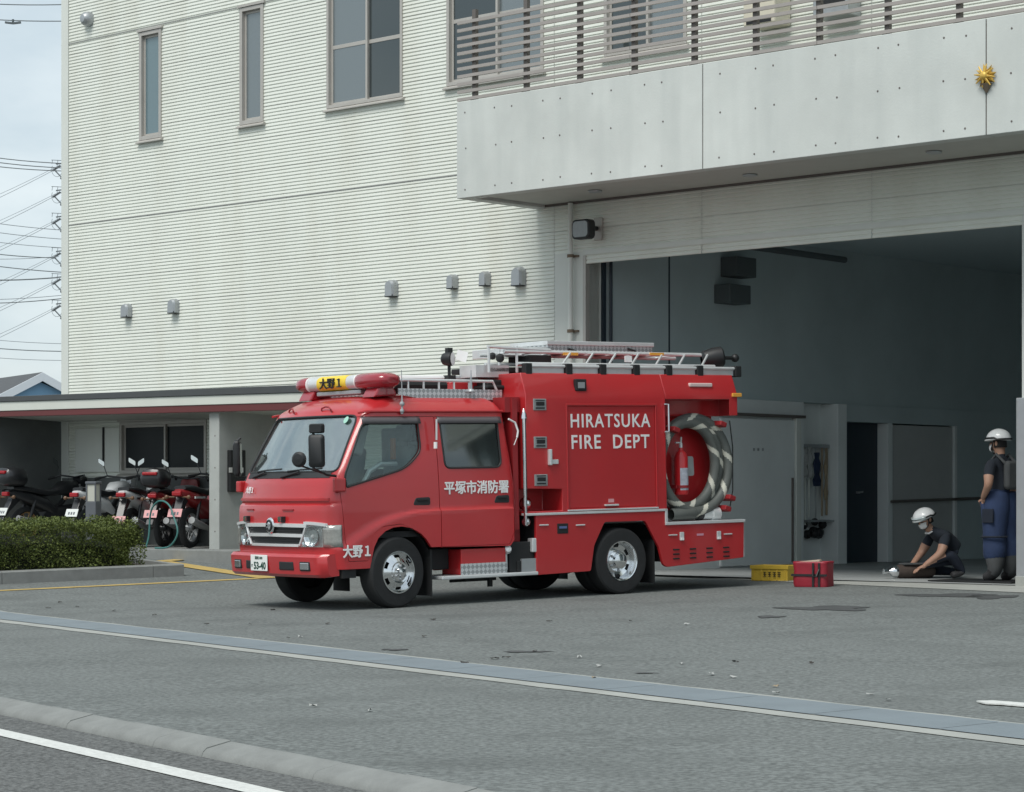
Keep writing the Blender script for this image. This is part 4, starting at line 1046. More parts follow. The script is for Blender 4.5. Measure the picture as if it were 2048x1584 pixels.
m = MB(); m.box(x0r - .95, x1r - .05, -.3, .35, 2.22, 2.34); m.build('roof_locker', M_RED, ft, smooth=0, bevel=.01)
p = TP(950, 757, .0); m = MB(); m.tube([TP(800, 756, .1), TP(1014, 757, .1)], .03, 8); m.build('white_pole', M_WHT, ft)
# work lamp on a mast
pc = TP(898, 718, .15); m = MB(); m.tube([(pc.x, .15, 2.25), (pc.x, .15, pc.z - .05)], .018, 8); m.box(pc.x - .05, pc.x + .05, .10, .20, 2.36, 2.42)
wl_ = m.build('work_lamp_mast', M_BLACK, ft)
m = MB(); m.lathe([(.03, -.07), (.06, -.05), (.075, 0), (.078, .05), (.06, .055)], (pc.x + .02, .15, pc.z), (-.5, .75, 0), 18); m.box(pc.x-.03, pc.x+.03, .12, .18, pc.z+.06, pc.z+.12); m.build('work_lamp', M_BLACK, wl_)
m = MB(); m.lathe([(.001, .06), (.072, .062)], (pc.x + .02, .15, pc.z), (-.5, .75, 0), 18); m.obox((pc.x - .12, .22, pc.z + .03), (.8, -.5, .3), (.5, .8, 0), (-.3, 0, .9), .06, .008, .06); m.build('lamp_glass', M_WHT, wl_)
# light bar
LX, LZ = -.06, 2.335
lb = None
def bar_prof(rx, rz, n=20): return [(rx*math.copysign(abs(math.cos(a))**.7, math.cos(a)), rz*math.copysign(abs(math.sin(a))**.8, math.sin(a))) for a in [2*math.pi*k/n for k in range(n)]]
def bar_loft(name, ys, m_, par):
    m = MB(); n = 20; vs = []
    for y, sx, sz in ys: vs += [(LX + a*sx, y, LZ + c*sz) for a, c in bar_prof(.13, .082)]
    m.add(vs, [(j*n+i, j*n+(i+1) % n, (j+1)*n+(i+1) % n, (j+1)*n+i) for j in range(len(ys)-1) for i in range(n)] + [tuple(range(n)), tuple(range((len(ys)-1)*n, len(ys)*n))[::-1]])
    return m.build(name, m_, par, smooth=40)
lb = bar_loft('light_bar', [(-.60, .98, .98), (.335, .98, .98)], M_ALU, ft)
bar_loft('beacon_dome', [(.335, 1.03, 1.0), (.42, 1.22, 1.08), (.60, 1.25, 1.08), (.74, 1.15, .98), (.82, .9, .72), (.85, .5, .4)], M_REDL, lb)
bar_loft('beacon_dome', [(-.60, 1.03, 1.0), (-.70, 1.15, 1.05), (-.80, 1.05, .95), (-.86, .8, .65), (-.885, .45, .35)], M_REDL, lb)
bar_loft('beacon_collar', [(.325, 1.06, 1.05), (.345, 1.06, 1.05)], M_WHT, lb); bar_loft('beacon_collar', [(-.61, 1.06, 1.05), (-.59, 1.06, 1.05)], M_WHT, lb)
bar_loft('name_panel', [(-.40, 1.01, 1.01), (.16, 1.01, 1.01)], M_YSIGN, lb)
text('lettering', '大野１', .42, .115, M_BLACK, basis((LX + .136, -.12, LZ), (0, 1, 0), (0, 0, 1), (1, 0, 0)), lb, bold=.008, depth=.006)
m = MB()
for yc in (-.62, .62): m = MB(); m.prism([(LX - .14, 2.18), (LX + .16, 2.16), (LX + .09, 2.27), (LX - .09, 2.27)], 'y', yc - .12, yc + .12); m.build('light_bar_foot', M_REDL, ft, smooth=0, bevel=.02)
m = MB(); m.box(LX - .05, LX + .10, -.45, .40, 2.205, 2.25); m.build('siren_speaker', M_VENT, ft, smooth=0, bevel=.01)

# ---- rear body -----------------------------------------------------
YS = .97
def plate(poly, y0, y1, name, m_, par=ft, bev=.006):
    m = MB(); m.prism(poly, 'y', y0, y1); return m.build(name, m_, par, smooth=0, bevel=bev)
XB0, XB1 = -1.68, -4.75
# upper body core
m = MB()
m.prism([(-YS, .90), (YS, .90), (YS, 2.195), (.885, 2.42), (-.885, 2.42), (-YS, 2.195)], 'x', XB0, -3.635)
core = m.mesh('rear_body', [M_RED]); 
core = boolean(core, prism_y([(-1.60, .94), (-2.155, .94), (-2.155, 1.172), (-1.60, 1.185)], .62, 1.2))
core = boolean(core, prism_y([(-2.235, .955), (-3.495, .955), (-3.495, 2.065), (-2.235, 2.065)], .955, 1.2))
bodyb = obj('rear_body', core, ft, smooth=30, bevel=.008)
m = MB(); m.prism([(-YS, 1.955), (YS, 1.955), (YS, 2.195), (.885, 2.42), (-.885, 2.42), (-YS, 2.195)], 'x', -3.636, -4.72)
rcan = m.mesh('rear_canopy', [M_RED])
rcan = boolean(rcan, prism_y([(-3.5, 1.8), (-4.68, 1.8), (-4.68, 2.14), (-3.5, 2.14)], .70, .955))
rcan = boolean(rcan, prism_y([(-3.5, 1.8), (-4.60, 1.8), (-4.60, 2.14), (-3.5, 2.14)], .9, 1.2))
can = obj('rear_canopy', rcan, ft, smooth=30, bevel=.006)
m = MB(); m.box(-3.636, -4.62, -.66, .64, .80, 1.96); m.build('inner_body', M_RED, ft, smooth=0, bevel=.01)
m = MB(); m.box(-3.60, -3.64, .60, .965, .77, 2.15); m.build('bay_bulkhead', M_REDD, ft, smooth=0)
m = MB(); m.box(-1.62, -1.55, -.90, .90, .75, 2.15); m.box(-1.70, -1.50, -.85, .80, .6, 1.1); m.box(-1.67, -1.47, -.88, .88, 2.0, 2.16); m.build('pump_bulkhead', M_REDD, ft, smooth=0)
m = MB(); m.box(-1.50, -1.95, -.3, .55, 2.22, 2.36); m.box(-1.45, -1.9, .3, .6, 2.25, 2.30); m.build('pump_gear', M_UNDER, ft, smooth=0, bevel=.02)
# roller shutter recessed panel with lettering and handle
m = MB(); nsl = 20
for k in range(nsl):
    za = .962 + (2.058-.962)*k/nsl; m.box(-2.245, -3.485, .9555, .9595, za + .0015, za + (2.058-.962)/nsl)
sh_ = m.build('shutter', M_RED, ft, smooth=0)
m = MB(); m.box(-2.225, -2.245, .962, .976, .95, 2.075); m.box(-3.485, -3.505, .962, .976, .95, 2.075); m.box(-2.225, -3.505, .962, .978, 2.068, 2.088); m.build('shutter_frame', M_RED, ft, smooth=0, bevel=.004)
TXS((-2.858, .961, 1.905), 1.125, .150, 'HIRATSUKA', M_WHT, sh_, bold=.012, spacing=1.15)
TXS((-2.853, .961, 1.675), 1.10, .150, 'FIRE  DEPT', M_WHT, sh_, bold=.012, spacing=1.15)
m = MB(); m.box(-2.74, -2.93, .961, .99, .972, .992); m.build('shutter_handle', M_ALU, sh_, smooth=0, bevel=.004)
m = MB(); m.box(-2.80, -2.88, .961, .9635, 1.01, 1.05); m.build('warning_label', mat('pink_label', (.62, .30, .32), .6), sh_, smooth=0)
# latches
for z in (2.079, 1.675, 1.272):
    x = -1.868; m = MB(); m.box(x - .088, x + .088, .965, .978, z - .062, z + .062); l_ = m.build('latch_plate', M_LATCH, ft, smooth=0, bevel=.006)
    m = MB(); m.box(x - .055, x + .055, .979, .99, z - .012, z + .03); m.build('latch_grip', M_UNDER, l_, smooth=0, bevel=.008)
    m = MB(); m.box(x - .06, x + .06, .979, .983, z - .045, z - .030); m.box(x - .06, x + .06, .979, .983, z + .040, z + .050); o = m.build('latch_slot', M_UNDER, l_, smooth=0); o['kind'] = 'stuff'
m = MB(); m.box(-1.965, -2.0, .965, 1.01, 1.43, 1.60); m.box(-2.0, -2.10, .968, .99, 1.44, 1.49); m.build('crank_holder', M_ALU, ft, smooth=0, bevel=.006)
# side marker lamp, reflector, amber lamp
p = TP(1160, 771, .95); m = MB(); m.box(p.x - .075, p.x + .075, .925, .975, p.z - .06, p.z + .07); ol = m.build('marker_lamp', M_UNDER, ft, smooth=0, bevel=.01)
m = MB(); m.box(p.x - .04, p.x + .05, .976, .984, p.z - .03, p.z + .035); m.build('lamp_lens', M_VENT, ol, smooth=0)
p = TP(1401, 770, .94); m = MB(); m.box(p.x - .17, p.x + .17, .90, .955, p.z - .022, p.z + .022); m.build('side_flasher', mat('pale_lens', (.68, .52, .50), .3), ft, smooth=0, bevel=.01)
p = TP(1475, 790, .98); m = MB(); m.box(p.x - .06, p.x + .08, .965, .99, p.z - .022, p.z + .022); m.build('amber_lamp', M_AMB, ft, smooth=0, bevel=.006)
# lower body with the wheel arch
low = rpoly([(-1.79, .895), (-1.79, .26), (-2.53, .272), (-2.585, .55), (-2.735, .80), (-3.315, .795), (-3.51, .49), (-3.565, .30), (-3.62, .27), (-4.775, .335), (-4.79, .735), (-3.62, .745), (-3.62, .895)], [.005, .02, .02, .02, .03, .03, .02, .04, .05, .02, .01, .005, .005], 3)
lower = plate(low, .935, .972, 'lower_body', M_RED); plate(low, -.972, -.935, 'lower_body', M_RED)
m = MB(); m.box(-1.80, -2.50, -.93, .93, .30, .89); m.box(-3.58, -4.77, -.93, .93, .33, .735); m.box(-2.5, -3.6, -.93, .93, .82, .895); m.build('body_tub', M_UNDER, ft, smooth=0)
m = MB(); m.box(-1.65, -3.625, .90, .985, .895, .922); m.box(-3.60, -3.635, .90, .985, .76, .922); m.box(-3.60, -4.80, .60, .99, .738, .772); m.build('aluminium_trim', M_ALU, ft, smooth=0, bevel=.005)
m = MB(); m.box(-2.225, -3.505, .962, .985, .928, .945); m.build('sill_rail', M_ALU, ft, smooth=0, bevel=.004)
m = MB(); m.box(-4.80, -4.785, -.96, .96, .34, .76); m.build('rear_panel', M_ALU, ft, smooth=0)
# fittings on the lower body
p = TP(1125, 1057, .97); m = MB(); m.box(p.x-.075, p.x+.075, .965, .978, p.z-.055, p.z+.055); fl_ = m.build('flush_handle', M_UNDER, ft, smooth=0, bevel=.008)
m = MB(); m.box(p.x-.05, p.x+.05, .979, .984, p.z+.0, p.z+.025); m.build('handle_insert', mat('blue_insert', (.10, .14, .30), .5), fl_, smooth=0)
for px, py in ((1087, 1050), (1160, 1050), (1345, 1070), (1455, 1068)):
    p = TP(px, py, .97); m = MB(); m.tube([(p.x + .06, .978, p.z), (p.x - .06, .978, p.z)], .008, 6); m.build('hinge', M_ALU, ft)
p = TP(1066, 1089, .9); m = MB(); m.box(p.x - .05, p.x + .06, .88, .97, p.z - .08, p.z + .07); m.build('outlet_latch', M_ALU, ft, smooth=0, bevel=.01)
for px, py in ((1363, 1072), (1437, 1070)):
    p = TP(px, py, .97); m = MB(); m.box(p.x - .03, p.x + .03, .968, .984, p.z - .05, p.z + .045); o = m.build('catch', M_ALU, ft, smooth=0, bevel=.005)
    m = MB(); m.box(p.x - .02, p.x + .02, .984, .992, p.z - .045, p.z - .02); m.build('catch_tab', M_WHT, o, smooth=0)
p = TP(1400, 1069, .97); m = MB(); m.box(p.x-.05, p.x+.05, .972, .975, p.z-.012, p.z+.012); m.build('warning_label', mat('pink_label2', (.6, .28, .36), .6), ft, smooth=0)
for k in range(4):
    p = TP(1352 + 33.3*k, 1108 - 1.5*k, .97)
    for j in range(3):
        m = MB(); m.tube([(p.x + .045, .974, p.z - .05 + .05*j), (p.x - .045, .974, p.z - .05 + .05*j)], .009, 6); m.build('vent_louvre', M_UNDER, ft)
# step, tool box under the cab, chequer plate
m = MB(); m.box(-.54, -1.80, .55, .99, .262, .300); m.build('side_step', M_ALU, ft, smooth=0, bevel=.01)
m = MB(); m.box(-.81, -1.395, .60, .955, .30, .57); sb = m.build('step_box', M_RED, ft, smooth=0, bevel=.01)
m = MB(); m.box(-.80, -1.40, .956, .964, .302, .418); m.build('kick_plate', M_CHK, sb, smooth=0)
m = MB(); m.lathe([(.001, .05), (.035, .04), (.05, 0), (.03, -.05)], (-1.43, .93, .545), (.3, 1, .3), 14); m.tube([(-1.43, .90, .5), (-1.43, .90, .33)], .02, 8); m.build('hose_coupling', M_ALU, ft)
m = MB(); m.box(-1.46, -1.79, .50, .93, .30, .62); m.box(-.45, -.80, -.8, .75, .36, .58); m.box(-1.55, -1.82, .55, .95, .302, .42); m.build('side_tank', M_UNDER, ft, smooth=0, bevel=.01)
m = MB(); m.box(-1.60, -1.79, .93, .962, .302, .44); m.build('pump_guard', M_VENT, ft, smooth=0)
m = MB(); m.tube([(-1.02, .7, .235), (-1.35, .7, .235)], .022, 8); m.tube([(-1.35, .72, .26), (-1.35, .72, .15)], .03, 8); m.tube([(-.9, .62, .225), (-1.5, .62, .225)], .016, 8); m.build('drain_valve', M_UNDER, ft)
# chrome pole with finial at the front of the body, pump pipe
m = MB(); m.tube([(-1.665, .955, .80), (-1.665, .955, 1.95)], .021, 10); m.lathe([(.034, -.02), (.028, .03), (.012, .07), (.001, .09)], (-1.665, .955, 1.95), (0, 0, 1), 10); m.ball((-1.69, .93, .83), .05, 10); m.ball((-1.78, .80, 1.02), .075, 12); m.build('suction_pole', M_CHROME, ft)
# grab rail at the hose bay
m = MB(); m.tube([(-3.60, .99, 2.08), (-3.655, 1.0, 2.085), (-3.655, 1.0, 1.78), (-3.60, .99, 1.775)], .013, 8); m.build('grab_rail', M_CHROME, ft)
# hose bay: extinguisher
hx = -4.02; ye = .78
m = MB(); m.lathe([(.001, 0), (.072, .0), (.078, .02), (.078, .42), (.06, .47), (.028, .50), (.026, .53)], (hx, ye, 1.07), (0, 0, 1), 20); ex = m.build('fire_extinguisher', mat('extinguisher_red', (.55, .02, .025), .3, coat=.4), ft)
m = MB(); m.tube([(hx, ye, 1.59), (hx, ye, 1.65)], .02, 8); m.box(hx-.01, hx+.08, ye-.01, ye+.01, 1.65, 1.665); m.tube([(hx, ye, 1.64), (hx+.01, ye+.02, 1.72)], .012, 6); m.build('valve', M_ALU, ex)
m = MB(); m.add([(hx - .03*math.cos(a)*2.62 - 0, ye + .0795*math.sin(a) , z) for z in (1.12, 1.37) for a in [R(40 + 100*k/8) for k in range(9)]], [(k, k+1, 10+k, 9+k) for k in range(8)]); m.build('label', mat('ext_label', (.60, .62, .70), .5, var=.5, vscale=14), ex)
m = MB(); m.lathe([(.07, -.015), (.088, -.015), (.088, .015), (.07, .015)], (hx, ye, 1.16), (0, 0, 1), 18, close=True); m.box(hx+.06, hx+.10, ye-.15, ye+.02, 1.14, 1.18); m.build('bracket', M_REDD, ex)
m = MB(); m.prism(rpoly([(-4.13, 1.28), (-4.25, 1.28), (-4.24, 1.50), (-4.12, 1.50)], .03), 'y', .70, .74); m.build('reflector_plate', M_VENT, ft, smooth=0)
# suction hose: black spiral with pale tape, coiled three turns
cxh, czh = -4.05, 1.385
def hose_path():
    P = []
    T = 3.06; N = 1100
    for k in range(N+1):
        t = k/N*T; a = R(-112) + 2*math.pi*t
        rx = .40 + .048*t; rz = .465 + .028*t
        P.append((cxh - .048*t - rx*math.cos(a), .80 + .035*math.sin(4*t) + .05*(t/T), max(.845, czh + .01 + rz*math.sin(a))))
    return P
hp = hose_path()
m = MB(); nseg = 28; m.tube(hp, .058, nseg)
hs = m.mesh('suction_hose', [M_HOSE, M_HOSEW])
acc = 0; lens = [0]
for a, c in zip(hp, hp[1:]): acc += (Vector(c)-Vector(a)).length; lens.append(acc)
mi = []
for i in range(len(hp)-1):
    for k in range(nseg):
        ph = (lens[i] / .40 + k / nseg) % 1.0
        mi.append(1 if ph < .20 else 0)
mi += [0, 0]
hs.polygons.foreach_set('material_index', mi)
ho = obj('suction_hose', hs, ft, smooth=60)
e0, e1 = Vector(hp[0]), Vector(hp[-1])
d0 = (Vector(hp[0]) - Vector(hp[2])).normalized(); d1 = (Vector(hp[-1]) - Vector(hp[-3])).normalized()
m = MB(); m.lathe([(.06, -.02), (.07, .0), (.07, .10), (.062, .11), (.062, .16), (.076, .165), (.076, .22), (.001, .22)], e0, d0, 18); m.build('hose_coupling', M_ALU, ho)
m = MB(); m.lathe([(.06, -.02), (.072, .0), (.072, .06)], e1, d1, 18); m.build('hose_collar', M_RUB, ho)
m = MB(); m.lathe([(.06, .06), (.066, .06), (.066, .19), (.08, .195), (.08, .30), (.001, .30)], e1, d1, 18); m.build('hose_coupling', M_ALU, ho)
m = MB(); m.lathe([(.06, -.02), (.068, .0), (.068, .30), (.06, .32)], Vector((-3.78, .89, .852)), (-1, 0, 0), 16); m.build('spare_hose', M_HOSE, ho)
m = MB()
for x, z in ((-3.80, 1.80), (-4.50, 1.86), (-4.62, 1.02), (-4.55, .9)): m = MB(); m.obox((x, .85, z), (.9, 0, .3), (0, 1, 0), (-.3, 0, .9), .05, .13, .03); m.build('hose_clamp', M_REDD, ft, smooth=0, bevel=.01)
m = MB(); m.tube([(-4.66, .9, 1.90), (-4.70, .9, 1.6), (-4.69, .9, 1.1), (-4.64, .9, .9)], .008, 6); m.build('tail_cable', M_BLACK, ft)
# roof: rails in segments with black brackets, rung struts, ladders, locker
zr = TP(1250, 738, .86).z
brk = [1055, 1136, 1204, 1271, 1336, 1398, 1474]
xb = [TP(p_, 740, .86).x for p_ in brk]
for a, c in zip(xb, xb[1:]):
    m = MB(); m.tube([(a - .05, .86, zr + .02), (c + .05, .86, zr + .02)], .018, 8); m.box(a - .05, c + .05, .84, .85, zr - .06, zr + .01); m.build('roof_rail', M_ALU, ft)
for a in xb:
    m = MB(); m.box(a - .045, a + .045, .81, .89, 2.40, zr + .05); m.build('rail_bracket', M_UNDER, ft, smooth=0, bevel=.01)
lad = MB(); zl1 = zr + .045; zl2 = zr + .19
for k in range(7):
    x = TP(1125 + 46*k + (k > 3)*2, 738, .78).x
    lad.tube([(x, .78, zl1), (x - .30, .55, zl2)], .014, 6)
for yy, zz in ((.78, zl1), (.55, zl2), (.20, zl1 + .02), (.10, zl2 - .02)):
    lad.tube([(-1.72, yy, zz), (-4.55, yy, zz)], .020, 8)
for k in range(9): lad.tube([(-1.85 - .3*k, .55, zl2), (-1.85 - .3*k, .10, zl2 - .02)], .014, 6)
lad.build('ladder', M_ALU, ft)
for px in (1140, 1312):
    p = TP(px, 709, .56); m = MB(); m.box(p.x - .10, p.x + .10, .54, .58, p.z - .01, p.z + .02); m.build('ladder_tape', M_AMB, ft, smooth=0)
p = TP(1257, 718, .7); m = MB(); m.box(p.x - .05, p.x + .05, .69, .70, p.z - .035, p.z + .035); m.build('tag_plate', M_WHT, ft, smooth=0)
yl_ = .30
a_, c_, e_ = TP(1012, 690, yl_), TP(1095, 684, yl_), TP(1305, 688, yl_)
m = MB(); zbx = TP(1300, 711, yl_).z
m.prism([(c_.x, zbx), (e_.x, zbx), (e_.x, e_.z), (c_.x, c_.z)], 'y', -.35, yl_); lk = m.build('roof_locker', M_CHK, ft, smooth=0, bevel=.01)
m = MB(); m.prism([(a_.x, a_.z - .13), (c_.x - .02, zbx), (c_.x - .02, c_.z - .05), (a_.x, a_.z - .03)], 'y', -.33, yl_ - .02); m.build('locker_nose', M_ALU, ft, smooth=0, bevel=.006)
m = MB(); m.box(e_.x - .01, c_.x + .02, -.37, yl_ + .02, e_.z - .035, e_.z + .012); m.build('locker_lid', M_ALU, lk, smooth=0, bevel=.006)
for px in (1143, 1262):
    p = TP(px, 701, yl_); m = MB(); m.tube([(p.x + .05, yl_ + .01, p.z + .02), (p.x, yl_ + .04, p.z), (p.x - .05, yl_ + .02, p.z - .01)], .012, 6); m.build('locker_handle', M_UNDER, lk)
# gantry at the front of the ladders
m = MB()
for px, y_ in ((978, .55), (999, .30), (1034, .55)):
    a = TP(px, 745, y_); c = TP(px, 692, y_); m.tube([tuple(a), (a.x, y_, c.z)], .016, 6)
a = TP(955, 741, .5); m.box(a.x + .02, a.x - .42, .2, .5, a.z - .07, a.z + .06); m.tube([tuple(TP(975, 693, .55)), tuple(TP(1100, 700, .55))], .018, 6); m.tube([tuple(TP(975, 708, .3)), tuple(TP(1100, 712, .3))], .015, 6)
m.build('ladder_gantry', M_ALU, ft)
m = MB(); a = TP(1060, 715, .4); m.box(-1.55, -2.3, -.2, .5, 2.44, 2.50); m.box(a.x, a.x - .3, .0, .4, a.z - .06, a.z + .03); m.ball(TP(1000, 716, .4), .05, 8); m.ball(TP(985, 712, .45), .04, 8); m.build('ladder_winch', M_UNDER, ft, smooth=0, bevel=.01)
# spotlight at the rear of the roof
p = TP(1426, 716, .45); m = MB(); m.lathe([(.05, -.14), (.10, -.11), (.12, .0), (.12, .10), (.10, .12), (.001, .12)], (p.x, .45, p.z), (-.85, .45, .15), 20); m.tube([(p.x, .45, p.z - .1), (p.x, .45, 2.42)], .03, 8); m.tube([(p.x - .06, .5, p.z), (p.x - .30, .5, p.z + .0)], .022, 8); m.ball((p.x - .30, .5, p.z), .05, 10); sl_ = m.build('spot_light', M_BLACK, ft)
m = MB(); m.tube([(p.x + .1, .6, 2.42), (p.x + .1, .62, 2.46), (p.x + .02, .62, 2.47)], .014, 6); m.build('hook', M_WHT, ft)
# ---- wheels ---------------------------------------------------------
def wheel(x, y, side, r=.365, w=.205, steer=0., rear=False, hide=False):
    e = bpy.data.objects.new('wheel', MB().lathe([(r*.60, -w*.5), (r*.80, -w*.52), (r*.93, -w*.50), (r*.985, -w*.42), (r, -w*.25), (r, w*.25), (r*.985, w*.42), (r*.93, w*.5), (r*.80, w*.52), (r*.60, w*.5), (r*.58, 0)], (0, 0, 0), (0, 1, 0), 56, close=True).mesh('wheel', M_TYRE))
    smooth_mesh(e.data, 30); COL.objects.link(e); e.parent = ft; e.location = (x, y, r); e.rotation_euler = (0, 0, steer)
    m = MB(); R1 = r*.615
    s = side
    if rear: pf = [(R1, .42), (R1*.97, .52), (R1*.92, .50), (R1*.88, .38), (R1*.84, .20), (R1*.80, .08), (R1*.66, .03), (R1*.55, .0), (R1*.52, .12), (R1*.40, .22), (R1*.38, .42), (R1*.30, .46), (R1*.0, .47)]
    else: pf = [(R1, .42), (R1*.97, .54), (R1*.92, .54), (R1*.88, .42), (R1*.84, .37), (R1*.80, .39), (R1*.67, .48), (R1*.60, .53), (R1*.50, .60), (R1*.42, .58), (R1*.36, .64), (R1*.22, .66), (R1*.18, .82), (R1*.0, .84)]
    N = 72; nh = 6; vs = []; fs = []
    for rr, d_ in pf:
        for k in range(N): a = 2*math.pi*k/N; vs.append((max(rr, 1e-4)*math.cos(a), s*d_*w, max(rr, 1e-4)*math.sin(a)))
    hole_rows = (5,)
    for i in range(len(pf)-1):
        for k in range(N):
            if i in hole_rows and (k % 12) in (3, 4, 5, 6, 7): continue
            fs.append((i*N+k, i*N+(k+1) % N, (i+1)*N+(k+1) % N, (i+1)*N+k))
    m.add(vs, fs); ri = m.build('rim', M_CHROME, e, smooth=30)
    m = MB(); m.lathe([(R1*.98, s*.02*w if rear else s*.15*w), (.001, (s*-.05 if rear else s*.12)*w)], (0, 0, 0), (0, 1, 0), 32); m.build('dark_backing', M_UNDER, e)  # dark backing disc, stands in for the shade behind the rim holes
    m = MB()
    for k in range(6):
        a = 2*math.pi*(k+.5)/6; q_ = R1*(.30 if not rear else .46); m.lathe([(.015, 0), (.015, .02), (.010, .026), (.001, .027)], (q_*math.cos(a), s*w*(.62 if not rear else .13), q_*math.sin(a)), (0, s, 0), 6)
    m.build('wheel_nut', M_VENT, e)['kind'] = 'stuff'
    return e
wheel(0, .86, 1, steer=R(7)); wheel(-.02, -.84, -1, steer=R(7))
wheel(-2.985, .85, 1, rear=True); wheel(-2.985, -.85, -1, rear=True); wheel(-2.985, .62, 1, rear=True); wheel(-2.985, -.62, -1, rear=True)
# chassis, axles, wheel housings, mud flaps
m = MB()
for s in (-1, 1): m.box(.7, -4.6, s*.36 - .04, s*.36 + .04, .42, .62)
m.tube([(0, -.8, .36), (0, .8, .36)], .06, 10); m.tube([(-2.985, -.8, .36), (-2.985, .8, .36)], .08, 10); m.ball((-2.985, 0, .38), .18, 12); m.box(.35, -.5, -.6, .6, .5, .78); m.box(-.5, -1.5, -.5, .5, .55, .72)
m.build('chassis', M_UNDER, ft, smooth=0)
m = MB(); vs = []; N = 14
for s in (-1, 1):
    mm = MB(); vs = []
    for k in range(N+1):
        a = math.pi*k/N
        for y_ in (.60, .93): vs.append((-.03 + .42*math.cos(a), s*y_, .40 + .43*math.sin(a)))
    mm.add(vs, [(2*k, 2*k+1, 2*k+3, 2*k+2) for k in range(N)]); mm.build('wheel_housing', M_UNDER, ft)
for x, y_ in ((-.44, .78), (-.44, -.78), (-3.46, .78), (-3.46, -.78)):
    m = MB(); m.box(x - .008, x + .008, y_ - .15, y_ + .16, .10, .58); m.build('mud_flap', M_UNDER, ft, smooth=0)
# ------------------------------------------------------------------ planter, hedge, bollard
M_LEAF = None
def leafmat(name, col, trans=.25):
    m = bpy.data.materials.new(name); m.use_nodes = True; n = m.node_tree.nodes; l = m.node_tree.links
    b = n['Principled BSDF']; b.inputs['Roughness'].default_value = .6; b.inputs['Specular IOR Level'].default_value = .3
    gi = n.new('ShaderNodeNewGeometry'); rp = n.new('ShaderNodeValToRGB')
    rp.color_ramp.elements[0].color = (col[0]*.5, col[1]*.55, col[2]*.5, 1); rp.color_ramp.elements[1].color = (col[0]*1.6, col[1]*1.45, col[2]*1.2, 1)
    l.new(gi.outputs['Random Per Island'], rp.inputs['Fac']); l.new(rp.outputs['Color'], b.inputs['Base Color'])
    return m
M_LEAF = leafmat('hedge_leaf', (.092, .125, .034))
pl = empty('planter_bed', (0, 0, 0)); tag(pl, 'low concrete kerbed planting bed in front of the motorcycle shelter', 'planter')
RF = 27.25                                    # front line of the bed (along-road coordinate)
qe = 12.98
x_ = 4.5
stone_ends = [4.5, 5.7, 6.9, 8.1, 9.3, 10.55, 12.55, qe]
for a, c in zip(stone_ends, stone_ends[1:]):
    m = MB(); vs = []
    for q_ in (a + .004, c - .004):
        for r_, dz in ((RF, -.05), (RF, .14), (RF + .015, .152), (RF + .13, .155), (RF + .13, -.05)): vs.append(qr(q_, r_, dz))
    m.add(vs, [(0, 1, 2, 3, 4), (9, 8, 7, 6, 5)] + [(i, (i+1) % 5, 5+(i+1) % 5, 5+i) for i in range(5)]); m.build('kerb_block', M_KERB, pl, smooth=0)
for a, c in ((RF + .135, RF + .75), (RF + .755, RF + 1.6)):
    m = MB(); vs = []
    for r_ in (a, c):
        for q_, dz in ((qe - .13, -.05), (qe - .13, .155), (qe - .015, .152), (qe, .14), (qe, -.05)): vs.append(qr(q_, r_, dz))
    m.add(vs, [(0, 1, 2, 3, 4), (9, 8, 7, 6, 5)] + [(i, (i+1) % 5, 5+(i+1) % 5, 5+i) for i in range(5)]); m.build('kerb_block', M_KERB, pl, smooth=0)
m = MB(); vs = [qr(q_, r_, .10) for r_ in (RF + .13, RF + 1.6) for q_ in (4.5, 9, qe - .13)]
m.add(vs, [(0, 1, 4, 3), (1, 2, 5, 4)]); m.build('soil', mat('soil', (.05, .042, .03), .95, var=.3, vscale=8, bump=.4), pl, smooth=0)
hd_ = empty('hedge', qr(9.5, RF + .8, .10)); tag(hd_, 'clipped dense green hedge growing in the kerbed planting bed', 'hedge')
hb = Vector(hd_.location)
def noise2(q_, r_): return .5*math.sin(q_*2.7 + 1.3*math.sin(r_*3)) + .3*math.sin(q_*6.1 + r_*4.2) + .2*math.sin(q_*13.7 - r_*9)
m = MB(); rnd = random.Random(3)
Q0, Q1, R0, R1_ = 5.2, 12.35, RF + .16, RF + 1.35
top0 = .62
cnt = 0; vsl = []; fsl = []
while cnt < 90000:
    q_ = rnd.uniform(Q0, Q1 + .15); r_ = rnd.uniform(R0 - .04, R1_)
    ht = top0 + .05*noise2(q_, r_) - .14*sstep(11.3, 12.4, q_) 
    # keep to a skin of foliage
    sk = rnd.random()
    if sk < .45: h_ = ht - abs(rnd.gauss(0, .05))
    elif sk < .95:
        h_ = rnd.uniform(.05, ht)
        if rnd.random() < .75: r_ = R0 + abs(rnd.gauss(0, .07)) - .05*math.sin(q_*5 + h_*9) - .03*math.sin(q_*17+h_*13)
        else: q_ = Q1 - abs(rnd.gauss(0, .07)) + .06*math.sin(r_*7 + h_*8)
    else: h_ = ht + rnd.uniform(0, .05)
    c = Vector(qr(q_, r_, .10 + h_)) - hb
    a = rnd.uniform(0, 6.28); e = rnd.uniform(-.5, 1.2)
    t = Vector((math.cos(a)*math.cos(e), math.sin(a)*math.cos(e), math.sin(e)))
    s_ = t.cross(Vector((rnd.uniform(-1, 1), rnd.uniform(-1, 1), rnd.uniform(-.3, 1)))).normalized()
    L_ = rnd.uniform(.015, .034); w_ = L_*rnd.uniform(.28, .42); o_ = len(vsl)
    vsl += [c, c + t*L_*.5 + s_*w_, c + t*L_, c + t*L_*.5 - s_*w_]; fsl.append((o_, o_+1, o_+2, o_+3)); cnt += 1
m.add(vsl, fsl); fo = m.build('foliage', M_LEAF, hd_, smooth=0); fo['kind'] = 'stuff'
m = MB()
